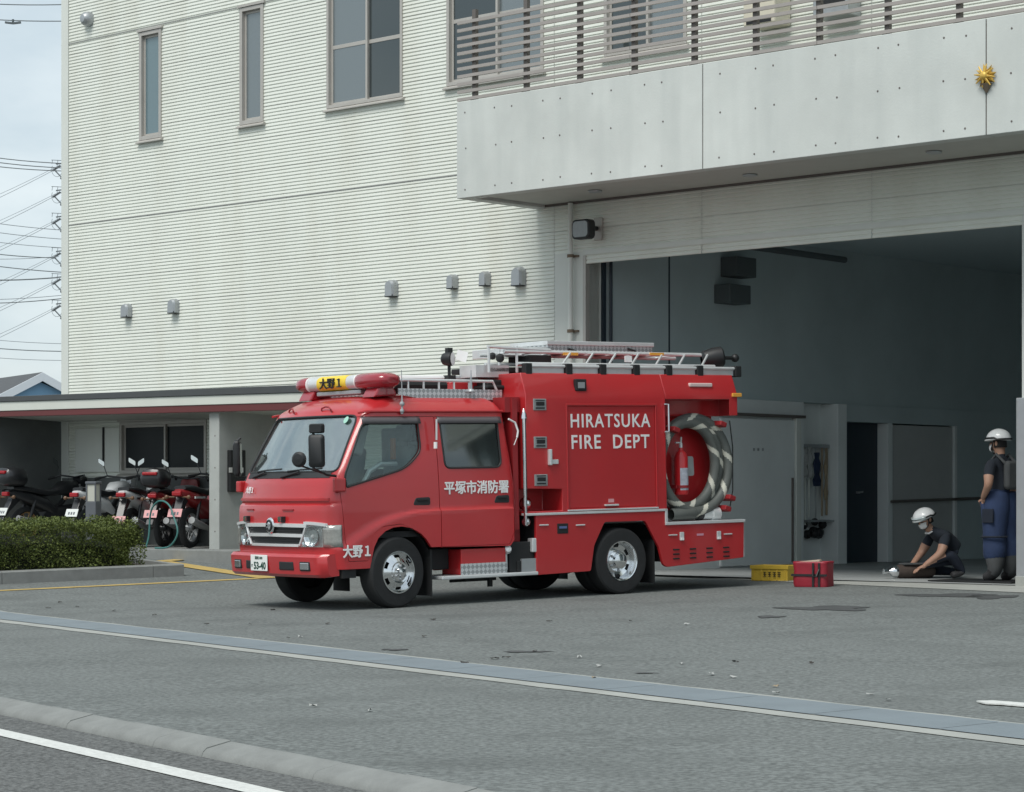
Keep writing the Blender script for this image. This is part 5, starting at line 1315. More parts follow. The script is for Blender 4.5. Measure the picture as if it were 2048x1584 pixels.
for k in range(60):
    q_ = rnd.uniform(Q0, Q1 - .15); r_ = rnd.uniform(R0 + .1, R1_ - .1); c = Vector(qr(q_, r_, .08)) - hb
    m.tube([c, c + Vector((rnd.uniform(-.08, .08), rnd.uniform(-.08, .08), .25)), c + Vector((rnd.uniform(-.15, .15), rnd.uniform(-.15, .15), .5))], [.012, .008, .003], 5)
m.build('stems', mat('hedge_stem', (.06, .045, .03), .9), hd_)
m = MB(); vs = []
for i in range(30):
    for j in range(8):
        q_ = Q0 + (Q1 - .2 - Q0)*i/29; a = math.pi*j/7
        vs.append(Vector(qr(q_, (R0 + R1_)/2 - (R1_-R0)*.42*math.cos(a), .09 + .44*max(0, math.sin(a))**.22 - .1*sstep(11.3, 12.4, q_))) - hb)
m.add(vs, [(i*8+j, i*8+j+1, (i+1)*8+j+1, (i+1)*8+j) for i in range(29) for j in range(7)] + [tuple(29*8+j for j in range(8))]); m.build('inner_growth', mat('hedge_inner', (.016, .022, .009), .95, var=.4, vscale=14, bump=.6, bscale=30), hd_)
# bollard lamp behind the hedge
p = CAM + ray(187, 1000) * 31.4; gz = G(p.x, p.y)
bl = empty('bollard_light', (p.x, p.y, gz), R(-20)); tag(bl, 'grey square bollard light with pale lens standing behind the hedge', 'bollard light')
zt_ = H + (HY - 963)/F*31.4 - gz; zm_ = H + (HY - 1003)/F*31.4 - gz
M_BOL = mat('bollard_grey', (.115, .125, .14), .6, var=.1)
m = MB(); m.box(-.078, .078, -.078, .078, 0, zm_); m.build('post', M_BOL, bl, smooth=0, bevel=.008)
m = MB(); m.box(-.062, .062, -.062, .062, zm_, zt_ - .035); m.build('lens', mat('bollard_lens', (.50, .50, .44), .4), bl, smooth=0, bevel=.006)
m = MB(); m.box(-.082, .082, -.082, .082, zt_ - .035, zt_); m.build('cap', M_BOL, bl, smooth=0, bevel=.008)
m = MB()
for sx in (-1, 1):
    for sy in (-1, 1): m.box(sx*.066 - .008, sx*.066 + .008, sy*.066 - .008, sy*.066 + .008, zm_, zt_ - .03)
m.build('lens_frame', M_BOL, bl, smooth=0)

# ------------------------------------------------------------------ motorcycles
M_BIKEB = mat('bike_black', (.014, .015, .017), .4, coat=.3); M_BIKEW = mat('bike_white', (.70, .72, .72), .35, coat=.4, var=.08); M_BIKER = mat('bike_red', (.30, .018, .022), .35, coat=.4, var=.1)
M_BIKEG = mat('bike_silver', (.34, .35, .35), .4, metal=.3); M_GOLDW = mat('gold_rim', (.42, .25, .10), .4, metal=.5); M_PINK = mat('pink_plate', (.62, .30, .30), .5); M_PLW = mat('white_plate', (.66, .68, .66), .5)
M_MIRF = mat('mirror_face', (.75, .78, .78), .1, metal=1.); M_TAILR = mat('tail_red', (.32, .01, .015), .25); M_INDI = mat('indicator_lens', (.16, .09, .05), .4); M_TEAL = mat('teal_hose', (.04, .16, .15), .5)
def bike(name, label, px, py, head, body_m, seat_m, plate_m, rim_m, tank_m=None, scale=1.0, topbox=None, mirrors=1, scooter=False, off=1.72, stripe=None, pz=.50):
    P_ = hit(px, py, O - WY*off, WY); gz = ZSLAB
    e = empty(name, (P_.x, P_.y, gz), R(90) - head); e.scale = (scale,)*3
    tag(e, label, 'motorcycle', None)
    # local: x forward from the tail (0) to the front (1.9), y left, z up
    rw, xr_, xf_ = .29, .42, 1.66
    for x in (xr_, xf_):
        m = MB(); m.lathe([(rw-.085, -.035), (rw-.06, -.05), (rw-.01, -.035), (rw, 0), (rw-.01, .035), (rw-.06, .05), (rw-.085, .035)], (x, 0, rw), (0, 1, 0), 32, close=True); w_ = m.build('wheel', M_TYRE, e)
        m = MB(); m.lathe([(rw-.10, -.03), (rw-.07, -.04), (rw-.07, .04), (rw-.10, .03)], (x, 0, rw), (0, 1, 0), 32, close=True)
        for k in range(10):
            a = 2*math.pi*k/10; m.tube([(x + .04*math.cos(a), 0, rw + .04*math.sin(a)), (x + (rw-.09)*math.cos(a), 0, rw + (rw-.09)*math.sin(a))], .007, 5)
        m.lathe([(.001, -.06), (.045, -.05), (.045, .05), (.001, .06)], (x, 0, rw), (0, 1, 0), 12); m.build('rim', rim_m, w_)
    m = MB()
    for s in (-1, 1): m.tube([(xf_, s*.08, rw), (1.38, s*.08, .92)], .022, 8)
    m.tube([(1.42, -.1, .86), (1.42, .1, .86)], .03, 6); m.build('fork', M_BIKEG, e)
    m = MB(); vs = []; N = 10
    for k in range(N+1):
        a = R(20 + 140*k/N)
        for y in (-.065, .065): vs.append((xf_ + .325*math.cos(a), y, rw + .325*math.sin(a)))
    m.add(vs, [(2*k, 2*k+1, 2*k+3, 2*k+2) for k in range(N)]); o = m.build('front_fender', body_m, e); o.modifiers.new('s', 'SOLIDIFY').thickness = .01
    # body shells: tail, mid, shield
    def loft(name_, secs, mt):
        m = MB(); n = 12; vs = []
        for x, z, hw_, hh in secs:
            for k in range(n):
                a = 2*math.pi*k/n; vs.append((x, hw_*math.copysign(abs(math.cos(a))**.7, math.cos(a)), z + hh*math.copysign(abs(math.sin(a))**.7, math.sin(a))))
        m.add(vs, [(j*n+i, j*n+(i+1) % n, (j+1)*n+(i+1) % n, (j+1)*n+i) for j in range(len(secs)-1) for i in range(n)] + [tuple(range(n))[::-1], tuple(range((len(secs)-1)*n, len(secs)*n))])
        return m.build(name_, mt, e, smooth=45)
    loft('tail_fairing', [(.05, .80, .05, .03), (.16, .77, .10, .065), (.45, .69, .14, .10), (.75, .60, .155, .12), (.95, .47, .13, .11)], body_m)
    loft('seat', [(.12, .85, .09, .03), (.35, .84, .13, .05), (.75, .78, .14, .055), (1.0, .80, .10, .05)], seat_m)
    if scooter:
        loft('leg_shield', [(1.10, .36, .16, .07), (1.28, .52, .20, .14), (1.36, .72, .19, .16), (1.36, .95, .14, .09)], body_m)
        loft('floor_board', [(.85, .36, .17, .05), (1.2, .34, .17, .05)], M_BIKEB)
    else:
        loft('tank', [(.95, .80, .08, .06), (1.10, .86, .14, .11), (1.32, .88, .13, .11), (1.42, .86, .06, .06)], tank_m or body_m)
        loft('engine', [(.72, .42, .12, .14), (.95, .40, .15, .20), (1.15, .42, .13, .18), (1.28, .52, .08, .10)], M_BIKEB)
    loft('headlight_cowl', [(1.40, .96, .10, .09), (1.52, .95, .11, .11), (1.60, .92, .07, .07)], body_m)
    m = MB(); m.tube([(1.22, .36, 1.02), (1.32, .28, 1.06), (1.37, 0, 1.03), (1.32, -.28, 1.06), (1.22, -.36, 1.02)], .014, 8)
    for s in (-1, 1): m.tube([(1.24, s*.34, 1.03), (1.16, s*.40, 1.0)], .02, 8); m.tube([(1.29, s*.32, 1.05), (1.22, s*.43, 1.03)], .008, 6)
    m.build('handlebar', M_BIKEB, e)
    for s in ((-1, 1) if mirrors == 2 else (1,)):
        m = MB(); m.tube([(1.30, s*.26, 1.05), (1.30, s*.34, 1.24)], .007, 6); pr = rrect(.06, .038, .02)
        c = (1.28, s*.36, 1.27); m.add([(c[0] + d_, c[1] + a*sc, c[2] + b_*sc + a*.5*s) for d_, sc in ((.0, 1.0), (.03, .7)) for a, b_ in pr], [tuple(range(len(pr)))[::-1], tuple(range(len(pr), 2*len(pr)))] + [(i, (i+1) % len(pr), len(pr)+(i+1) % len(pr), len(pr)+i) for i in range(len(pr))])
        mo = m.build('mirror', M_BIKEB, e)
        m = MB(); m.add([(c[0] - .003, c[1] + a*.9, c[2] + b_*.9 + a*.5*s) for a, b_ in pr], [tuple(range(len(pr)))]); m.build('mirror_glass', M_MIRF, mo, smooth=0)
    # rear fender, plate, lamps
    m = MB(); m.prism([(.14, .74), (-.02, .46), (-.10, .34), (-.07, .33), (.06, .50), (.30, .70)], 'y', -.06, .06); m.build('rear_fender', M_BIKEB, e, smooth=0, bevel=.01)
    m = MB(); m.obox((-.015 - (.56-pz)*.3, 0, pz), (.90, 0, -.42), (0, 1, 0), (.42, 0, .90), .004, .105, .062); p_ = m.build('number_plate', plate_m, e, smooth=0)
    m = MB()
    for k in range(3): m.obox((-.021 - (.56-pz)*.3, -.045 + .045*k, pz - .008), (.90, 0, -.42), (0, 1, 0), (.42, 0, .90), .003, .014, .022)
    m.build('plate_marks', M_BOL, p_, smooth=0)
    m = MB(); m.box(.0, .06, -.07, .07, .735, .80); m.build('tail_lamp', M_TAILR, e, smooth=0, bevel=.015)
    m = MB()
    for s in (-1, 1): m.tube([(.08, s*.05, .72), (.06, s*.15, .72)], .010, 6); m.ball((.05, s*.17, .72), .03, 8)
    m.build('indicator', M_INDI, e)
    m = MB(); m.tube([(1.0, -.13, .28), (.75, -.15, .27), (.45, -.17, .32), (.12, -.18, .40)], [.025, .03, .05, .05], 10); m.build('exhaust', M_BIKEG, e)
    m = MB(); m.tube([(.42, .07, .29), (.95, .08, .36)], .03, 6); m.tube([(.42, -.07, .29), (.95, -.08, .36)], .03, 6)
    for s in (-1, 1): m.tube([(.38, s*.11, .32), (.50, s*.12, .68)], .025, 8)
    m.tube([(.9, 0, .45), (1.36, 0, .88)], .04, 6); m.build('frame', M_BIKEB, e)
    m = MB(); m.tube([(.85, .10, .35), (.80, .24, .03)], .012, 6); m.build('side_stand', M_BIKEG, e)
    if topbox:
        m = MB(); m.tube([(.02, .08, .82), (.30, .08, .86)], .012, 6); m.tube([(.02, -.08, .82), (.30, -.08, .86)], .012, 6); m.build('rack', M_BIKEB, e)
        loft('top_box', [(-.06, 1.02, .13, .09), (-.02, 1.03, .18, .135), (.12, 1.03, .20, .155), (.28, 1.02, .19, .145), (.36, 1.0, .12, .09)], M_BIKEB)
        m = MB(); m.box(-.085, -.03, -.12, .12, 1.07, 1.12); m.build('top_box_reflector', topbox, e, smooth=0, bevel=.015)
    if stripe:
        m = MB(); m.box(.30, .60, .135, .152, .70, .73); m.box(.30, .60, -.152, -.135, .70, .73); m.build('side_stripe', stripe, e, smooth=0)
    return e
bike('motorcycle', 'black motorcycle with gold rims and helmet shaped top box', 8, 1040, R(40), M_BIKEB, M_BIKEB, M_PLW, M_GOLDW, topbox=M_TAILR, scale=1.02, off=1.60)
bike('motorcycle', 'dark motorcycle with white plate and white side panels beside the bollard', 146, 1040, R(24), M_BIKEW, M_BIKEB, M_PLW, M_BIKEG, tank_m=M_BIKEW, scale=1.0, mirrors=2)
bike('motorcycle', 'white scooter with pink plate behind the hedge end', 240, 1060, R(14), M_BIKEW, M_BIKEB, M_PINK, M_BIKEB, scooter=True, stripe=M_BIKEB, pz=.40)
bike('motorcycle', 'dark red scooter carrying a black top box behind a coiled hose', 303, 1050, R(16), M_BIKER, M_BIKEB, M_PINK, M_BIKEB, scooter=True, topbox=M_TAILR, scale=.98, off=1.45)
bike('motorcycle', 'bright red scooter parked next to the concrete wing wall', 352, 1050, R(19), M_BIKER, M_BIKEB, M_PINK, M_BIKEG, scooter=True, scale=1.02, off=1.72, stripe=M_BIKEW)
# garden hose looped in front of the bikes
gh = MB(); pts = []
def gpt(px, py, o_): v = hit(px, py, O - WY*o_, WY); return (v.x, v.y, max(v.z, ZSLAB + .015))
ctl = [(292, 1108, 1.9), (298, 1070, 1.86), (300, 1035, 1.84), (305, 1015, 1.84), (316, 1003, 1.83), (329, 1003, 1.83), (340, 1013, 1.84), (347, 1032, 1.86), (355, 1058, 1.88), (352, 1076, 1.9), (340, 1092, 1.92), (325, 1101, 1.93), (308, 1105, 1.93)]
cv = [Vector(gpt(*c)) for c in ctl]
for i in range(len(cv)-1):
    p0_, p1_, p2_, p3_ = cv[max(0, i-1)], cv[i], cv[i+1], cv[min(len(cv)-1, i+2)]
    for k in range(5):
        t = k/5; pts.append(.5*((2*p1_) + (p2_-p0_)*t + (2*p0_-5*p1_+4*p2_-p3_)*t*t + (3*p1_-p0_-3*p2_+p3_)*t**3))
gh.tube(pts, .013, 7); gho = gh.build('garden_hose', M_TEAL); tag(gho, 'teal garden hose looped in front of the parked scooters', 'garden hose')

# ------------------------------------------------------------------ house and power lines behind
YH = 110.
def far(px, py, Y): return CAM + ray(px, py) * Y
ap = far(85, 744, YH)
hs = empty('house', (ap.x, ap.y, 0), R(30)); tag(hs, 'blue house with white barge boards and dark gabled roof', 'house')
M_ROOFD = mat('slate_roof', (.085, .09, .095), .8, var=.2, vscale=3); M_BLUEW = mat('blue_wall', (.24, .42, .60), .8, var=.06); M_BARGE = mat('barge_white', (.66, .69, .72), .6)
hz = ap.z; sl_ = .52; hw2 = 3.1; dp = 9.0          # local: gable at y=0 facing -y, ridge along +y... turned so the ridge runs left and back
m = MB(); m.prism([(-hw2+.35, 0), (hw2-.35, 0), (hw2-.35, hz - sl_*hw2 - .0), (0, hz - .45), (-hw2+.35, hz - sl_*hw2 - .0)], 'y', .35, dp); m.build('wall', M_BLUEW, hs, smooth=0)
for s in (-1, 1):
    m = MB(); m.prism([(0, hz - .16), (s*hw2, hz - .16 - sl_*hw2), (s*hw2, hz - sl_*hw2 + .0), (0, hz)], 'y', .06, dp); m.build('roof', M_ROOFD, hs, smooth=0)
    m = MB(); m.prism([(0, hz - .42), (s*hw2*1.0, hz - .42 - sl_*hw2), (s*hw2*1.0, hz - .02 - sl_*hw2), (0, hz - .02)], 'y', -.05, .06); m.build('barge_board', M_BARGE, hs, smooth=0)
m = MB(); m.tube([(hw2*.75, .3, hz - sl_*hw2*.75), (hw2*.75, .3, hz - sl_*hw2*.75 + .5), (hw2*.75 + .6, .3, hz - sl_*hw2*.75 + .55)], .05, 6); m.build('vent_pipe', M_BLACK, hs)
# transmission tower hidden behind the building corner, with its insulator sets showing
YT = 330.
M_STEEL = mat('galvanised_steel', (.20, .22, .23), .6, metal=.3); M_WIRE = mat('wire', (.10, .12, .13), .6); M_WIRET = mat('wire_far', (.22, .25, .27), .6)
tb = far(175, 995, YT); tw = empty('transmission_tower', (tb.x, tb.y, 0)); tag(tw, 'steel transmission tower with insulator arms beyond the station corner', 'transmission tower')
zt2 = H + (HY - 260)/F*YT
m = MB()
for sx in (-1, 1):
    for sy in (-1, 1): m.tube([(sx*3.0, sy*3.0, 0), (sx*.6, sy*.6, zt2)], .12, 5)
NB = 14
for k in range(NB):
    z0_, z1_ = zt2*k/NB, zt2*(k+1)/NB; w0 = 3.0 - 2.4*k/NB; w1 = 3.0 - 2.4*(k+1)/NB
    for s in (-1, 1):
        m.tube([(-w0, s*w0, z0_), (w1, s*w1, z1_)], .05, 4); m.tube([(w0, s*w0, z0_), (-w1, s*w1, z1_)], .05, 4); m.tube([(s*w0, -w0, z0_), (s*w1, w1, z1_)], .05, 4); m.tube([(-w1, s*w1, z1_), (w1, s*w1, z1_)], .05, 4)
m.build('mast', M_STEEL, tw)
arm_y = (330, 383, 436, 505, 557, 610)
def T_(px, py): v = far(px, py, YT); return (v.x - tb.x, 0, v.z)
for yy in arm_y:
    m = MB(); m.tube([T_(165, yy - 8), T_(112, yy - 2)], .10, 5); m.tube([T_(165, yy + 14), T_(120, yy + 2)], .08, 5); ar = m.build('cross_arm', M_STEEL, tw)
    m = MB(); a, c = Vector(T_(121, yy + 1)), Vector(T_(104, yy + 12))
    prof_ = []
    for k in range(9): prof_ += [(.08, k/9*(c-a).length), (.22, (k+.5)/9*(c-a).length)]
    m.lathe(prof_, a, (c - a), 8); m.tube([T_(108, yy + 9), T_(123, yy + 25)], .10, 5); m.ball(T_(123, yy + 26), .22, 6); m.build('insulator', M_STEEL, ar)
    m = MB(); cc_ = Vector(T_(114, yy + 9)); m.tube([cc_ + Vector((.75*math.cos(t), 0, 1.0*math.sin(t))) for t in [R(150 + 180*k/12) for k in range(13)]], .035, 4); m.tube([T_(103, yy - 10), T_(123, yy - 9)], .05, 4); m.tube([T_(105, yy - 10), T_(104, yy - 2)], .04, 4); m.tube([T_(116, yy - 10), T_(114, yy + 3)], .04, 4); m.build('jumper_loop', M_WIRE, ar)
wires = [ # near, thick lines
 ((-40, 6.8), (150, 8.5), 60, .013, M_WIRE), ((-40, 37.5), (150, 42), 60, .013, M_WIRE), ((-40, 311), (125, 327), 120, .024, M_WIRE), ((-40, 320), (125, 336), 120, .024, M_WIRE), ((-40, 329), (125, 342), 120, .024, M_WIRE),
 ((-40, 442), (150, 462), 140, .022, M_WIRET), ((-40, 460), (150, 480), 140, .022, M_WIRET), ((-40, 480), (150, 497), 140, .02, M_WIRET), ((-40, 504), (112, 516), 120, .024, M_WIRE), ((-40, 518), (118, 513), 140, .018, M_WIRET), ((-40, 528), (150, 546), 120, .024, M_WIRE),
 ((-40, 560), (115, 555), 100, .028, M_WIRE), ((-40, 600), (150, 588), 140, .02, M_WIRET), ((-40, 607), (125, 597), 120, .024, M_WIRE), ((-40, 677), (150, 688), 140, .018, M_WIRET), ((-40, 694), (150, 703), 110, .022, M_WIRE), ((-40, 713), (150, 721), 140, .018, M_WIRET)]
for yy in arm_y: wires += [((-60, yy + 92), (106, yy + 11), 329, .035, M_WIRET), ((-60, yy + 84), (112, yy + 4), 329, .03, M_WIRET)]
for i, (a, c, Y_, r_, mt) in enumerate(wires):
    A, C_ = far(*a, Y_), far(*c, Y_ * 1.0)
    m = MB(); m.tube([A + (C_ - A)*t/6 - Vector((0, 0, .0015*Y_*math.sin(math.pi*t/6)*.3)) - A for t in range(7)], r_, 5)
    o = m.build('power_line', mt); o.location = A
    if i == 0: tag(o, 'bare overhead wire above the one with the winged spacer', 'power line')
    elif i == 1: tag(o, 'overhead wire that carries the small winged spacer', 'power line')
    elif i < 5: tag(o, 'dark wire of the close triple bundle at the uppermost tower arm', 'power line', 'triple wire bundle at the tower')
    elif i >= 17: tag(o, 'pale conductor sloping down from a tower insulator', 'power line', 'sloping tower conductors')
    else: tag(o, 'near level overhead wire passing in front of the tower', 'power line', 'level wires in front of the tower')
p = far(26, 41, 60); m = MB(); m.tube([(0, 0, .03), (0, 0, -.04)], .03, 8); m.obox((-.10, 0, -.06), (1, 0, -.12), (0, 1, 0), (.12, 0, 1), .10, .04, .022); m.obox((.10, 0, -.06), (1, 0, .12), (0, 1, 0), (-.12, 0, 1), .10, .04, .022)
o = m.build('line_spacer', M_WIRE); o.location = p; tag(o, 'small winged spacer clamped to the upper overhead wire', 'wire spacer')

# ------------------------------------------------------------------ crates and bag on the forecourt
cr_ = gp(1550, 1161); ce = empty('yellow_crate', cr_, R(-30)); tag(ce, 'yellow plastic crate with dark lettering beside the red bag', 'crate')
M_YC = mat('yellow_plastic', (.62, .42, .05), .5, var=.12, vscale=6); M_REDB = mat('red_vinyl', (.30, .015, .03), .5, var=.25, vscale=7, bump=.3, bscale=14)
m = MB(); hx, hy, hz_ = .235, .17, .185
m.box(-hx, hx, -hy, -hy+.012, 0, hz_); m.box(-hx, hx, hy-.012, hy, 0, hz_); m.box(-hx, -hx+.012, -hy+.012, hy-.012, 0, hz_); m.box(hx-.012, hx, -hy+.012, hy-.012, 0, hz_); m.box(-hx+.012, hx-.012, -hy+.012, hy-.012, 0, .012); m.build('tub', M_YC, ce, smooth=0, bevel=.005)
m = MB(); m.box(-hx-.012, hx+.012, -hy-.012, -hy, hz_-.045, hz_); m.box(-hx-.012, hx+.012, hy, hy+.012, hz_-.045, hz_); m.box(-hx-.012, -hx, -hy, hy, hz_-.045, hz_); m.box(hx, hx+.012, -hy, hy, hz_-.045, hz_); m.build('rim', M_YC, ce, smooth=0, bevel=.004)
m = MB()
for k in range(5): x = -hx + .03 + k*(2*hx-.06)/4; m.box(x-.008, x+.008, -hy-.010, -hy, .01, hz_-.05)
m.build('rib', M_YC, ce, smooth=0)
m = MB()
for k in range(4):
    x0_ = -.075 + .062*k
    for (u0, u1, v0, v1) in ((0, .042, .100, .108), (.016, .026, .055, .108), (0, .042, .076, .083), (.004, .038, .052, .058)): m.box(x0_ + u0, x0_ + u1, -hy - .0125 - .0004*k, -hy - .011, v0, v1)
m.build('printed_marks', M_BLACK, ce, smooth=0)['kind'] = 'stuff'
m = MB(); m.box(-.20, .20, -.13, .13, .10, .17); m.build('contents', mat('brown_contents', (.16, .09, .06), .8, var=.4, vscale=12), ce, smooth=0, bevel=.03)
bg_ = gp(1627, 1173); be = empty('red_bag', bg_, R(-26)); tag(be, 'open red vinyl equipment bag with black straps on the forecourt', 'bag')
m = MB(); n = 28; vs = []; lev = ((0, 1.0), (.03, 1.03), (.10, 1.02), (.18, 1.0), (.26, 1.03), (.285, 1.04))
for z, s_ in lev:
    for a, c in rrect(.20, .15, .06, 6): w_ = 1 + .02*math.sin(9*a + z*40); vs.append((a*s_*w_, c*s_*w_, z))
n = len(rrect(.20, .15, .06, 6)); m.add(vs, [(j*n+i, j*n+(i+1) % n, (j+1)*n+(i+1) % n, (j+1)*n+i) for j in range(len(lev)-1) for i in range(n)] + [tuple(range(n))[::-1]])
o = m.build('bag_body', M_REDB, be); o.modifiers.new('s', 'SOLIDIFY').thickness = .01
m = MB(); m.box(-.21, .21, -.162, -.152, .12, .145); 
for x in (.05, .12): m.box(x-.012, x+.012, -.168, -.153, .0, .27)
m.tube([(.05, -.165, .20), (.06, -.20, .12), (.10, -.20, .12), (.12, -.165, .20)], .010, 6); m.build('strap', M_BLACK, be, smooth=0)
m = MB(); m.prism(rrect(.19, .14, .05), 'z', .20, .24); m.build('lining', M_BLACK, be, smooth=0)
m = MB(); m.obox((-.04, 0, .275), (.97, .1, .1), (-.1, 1, 0), (-.1, 0, 1), .13, .07, .02); m.build('folded_cloth', mat('tan_cloth', (.42, .34, .26), .9), be, smooth=0, bevel=.015)

# ------------------------------------------------------------------ people
M_SKIN = mat('skin', (.42, .24, .165), .55, var=.08, vscale=20); M_SHIRT = mat('navy_shirt', (.018, .024, .034), .9, var=.2, vscale=9, bump=.2, bscale=30); M_PANT = mat('blue_trousers', (.022, .042, .105), .85, var=.25, vscale=7, bump=.25, bscale=22); M_BOOT = mat('boot', (.03, .03, .032), .7); M_HELM = mat('helmet_white', (.80, .81, .80), .3, coat=.4, var=.04); M_GAIT = mat('gaiter_grey', (.075, .08, .082), .85, var=.2, vscale=10); M_PANTD = mat('dark_trousers', (.014, .02, .035), .9, var=.25, vscale=7, bump=.25, bscale=22); M_MASK = mat('white_mask', (.74, .75, .74), .8); M_GLOVE = mat('grey_glove', (.10, .10, .10), .8); M_HAIR = mat('hair', (.012, .011, .01), .8)
def skinned(name, joints, edges, mats, bones, parent, root, sub=2):
    """joints: name -> (pos, rx, ry); edges: pairs; bones: (a, b, material index)"""
    names = list(joints); idx = {k: i for i, k in enumerate(names)}
    me = bpy.data.meshes.new(name); me.from_pydata([joints[k][0] for k in names], [(idx[a], idx[c]) for a, c in edges], [])
    o = bpy.data.objects.new('tmp', me); COL.objects.link(o)
    md = o.modifiers.new('skin', 'SKIN'); md.use_smooth_shade = True; md.branch_smoothing = .6
    sv = me.skin_vertices[0].data
    for i, k in enumerate(names):
        j = joints[k]; sv[i].radius = (j[1], j[2] if len(j) > 2 else j[1]); sv[i].use_root = (k == root)
    sb_ = o.modifiers.new('sub', 'SUBSURF'); sb_.levels = sub; sb_.render_levels = sub
    out = eval_mesh(o); bpy.data.objects.remove(o)
    out.materials.clear()
    for m_ in mats: out.materials.append(m_)
    segs = [(Vector(joints[a][0]), Vector(joints[c][0]), mi_) for a, c, mi_ in bones]
    for p_ in out.polygons:
        c = p_.center; best = (9, 0)
        for A, B, mi_ in segs:
            d_ = B - A; t = max(0, min(1, (c - A).dot(d_) / max(d_.length_squared, 1e-9))); q_ = (c - A - d_*t).length
            if q_ < best[0]: best = (q_, mi_)
        p_.material_index = best[1]
    return obj(name, out, parent, smooth=180)
def hand(P, wrist, fwd, out_, up, s=1.0, pre='h', curl=.6):
    """palm plus five fingers as chains rooted in the palm; returns joints, edges"""
    w, f, o_, u = Vector(wrist), Vector(fwd).normalized(), Vector(out_).normalized(), Vector(up).normalized()
    J = {}; E = []
    J[pre+'w'] = (w, .026*s, .022*s); J[pre+'p'] = (w + f*.05*s, .036*s, .018*s); J[pre+'k'] = (w + f*.085*s, .036*s, .016*s); E += [(pre+'w', pre+'p'), (pre+'p', pre+'k')]
    for i, (off, L_) in enumerate(((-.030, .065), (-.010, .078), (.011, .072), (.031, .055))):
        a = w + f*.088*s + o_*off*s; b_ = a + (f*(1-.4*curl) - u*curl*.5).normalized()*L_*.5*s; c_ = b_ + (f*(1-curl) - u*curl).normalized()*L_*.5*s
        J[pre+f'{i}a'] = (a, .0095*s, .0095*s); J[pre+f'{i}b'] = (b_, .009*s, .009*s); J[pre+f'{i}c'] = (c_, .0075*s, .0075*s)
        E += [(pre+'k', pre+f'{i}a'), (pre+f'{i}a', pre+f'{i}b'), (pre+f'{i}b', pre+f'{i}c')]
    a = w + f*.03*s - o_*.034*s; b_ = a + (f*.7 - o_*.6 - u*.3).normalized()*.035*s; c_ = b_ + (f*.9 - o_*.1 - u*.5).normalized()*.03*s
    J[pre+'ta'] = (a, .013*s, .013*s); J[pre+'tb'] = (b_, .011*s, .011*s); J[pre+'tc'] = (c_, .008*s, .008*s); E += [(pre+'p', pre+'ta'), (pre+'ta', pre+'tb'), (pre+'tb', pre+'tc')]
    return J, E
def head_parts(parent, c, look, up, mask=True, goggles=False):
    c, f, u = Vector(c), Vector(look).normalized(), Vector(up).normalized(); u = (u - f*u.dot(f)).normalized(); s_ = u.cross(f)
    def L(a, b_, d_): return c + f*a + s_*b_ + u*d_
    m = MB(); n = 20; vs = []; fs = []
    for i in range(9):           # helmet dome
        th = R(92*i/8); 
        for k in range(n):
            ph = 2*math.pi*k/n; r_ = math.sin(th); z = math.cos(th)
            bx_ = .150*r_*math.cos(ph); by_ = .125*r_*math.sin(ph)
            if math.cos(ph) < 0 and i > 5: z -= .10*(-math.cos(ph))*(i-5)/3
            if math.cos(ph) > .3 and i == 8: bx_ += .022
            vs.append(L(bx_, by_, .035 + .128*z))
    fs = [(i*n+k, i*n+(k+1) % n, (i+1)*n+(k+1) % n, (i+1)*n+k) for i in range(8) for k in range(n)]
    m.add(vs, fs); h_ = m.build('helmet', M_HELM, parent, smooth=50); h_.modifiers.new('s', 'SOLIDIFY').thickness = .008
    m = MB(); m.tube([L(.153*math.cos(a), .128*math.sin(a), .055 - .02*(math.cos(a) < 0)) for a in [2*math.pi*k/24 for k in range(24)]], .012, 6, closed=True); m.build('helmet_band', M_BLACK, h_)
    m = MB(); m.tube([L(.02, .10, .02), L(.06, .085, -.07), L(.07, 0, -.125), L(.06, -.085, -.07), L(.02, -.10, .02)], .007, 5); m.build('chin_strap', M_BLACK, h_)
    if goggles:
        m = MB(); 
        for k in range(9):
            a = R(-62 + 124*k/8); vs_ = [L(.162*math.cos(a), .140*math.sin(a), .05 + d_) for d_ in (-.03, .03)]
            m.v += [tuple(v) for v in vs_]
        m.f = [(2*k, 2*k+1, 2*k+3, 2*k+2) for k in range(8)]; m.mi = [0]*8
        o = m.build('goggles', mat('goggle_lens', (.45, .52, .52), .1, spec=.9), h_); o.modifiers.new('s', 'SOLIDIFY').thickness = .012
    if mask:
        m = MB(); vs = []; N = 8
        for j, (d_, w_, x_) in enumerate(((-.015, .062, .098), (-.045, .068, .122), (-.085, .062, .115), (-.105, .045, .092))):
            for k in range(N+1):
                t = -1 + 2*k/N; vs.append(L(x_ - .055*t*t, w_*t, d_))
        m.add(vs, [(j*(N+1)+k, j*(N+1)+k+1, (j+1)*(N+1)+k+1, (j+1)*(N+1)+k) for j in range(3) for k in range(N)]); m.build('face_mask', M_MASK, parent)
    # facial features
    m = MB()
    for s in (-1, 1): m.ball(L(.082, s*.032, .012), .011, 8)
    m.build('eyes', M_HAIR, parent)
    m = MB()
    for s in (-1, 1): m.ball(L(-.005, s*.078, -.01), .026, 8, sq=(.7, .5, 1.2))
    m.tube([L(.088, 0, .012), L(.108, 0, -.025), L(.092, 0, -.035)], [.008, .013, .008], 6); m.build('ears_and_nose', M_SKIN, parent)
    m = MB(); vs = []
    for i in range(5):
        for k in range(11):
            a = R(75 + 210*k/10); vs.append(L(.093*math.cos(a), .083*math.sin(a), .03 - .022*i))
    m.add(vs, [(i*11+k, i*11+k+1, (i+1)*11+k+1, (i+1)*11+k) for i in range(4) for k in range(10)]); o = m.build('hair', M_HAIR, parent); o.modifiers.new('s', 'SOLIDIFY').thickness = .008

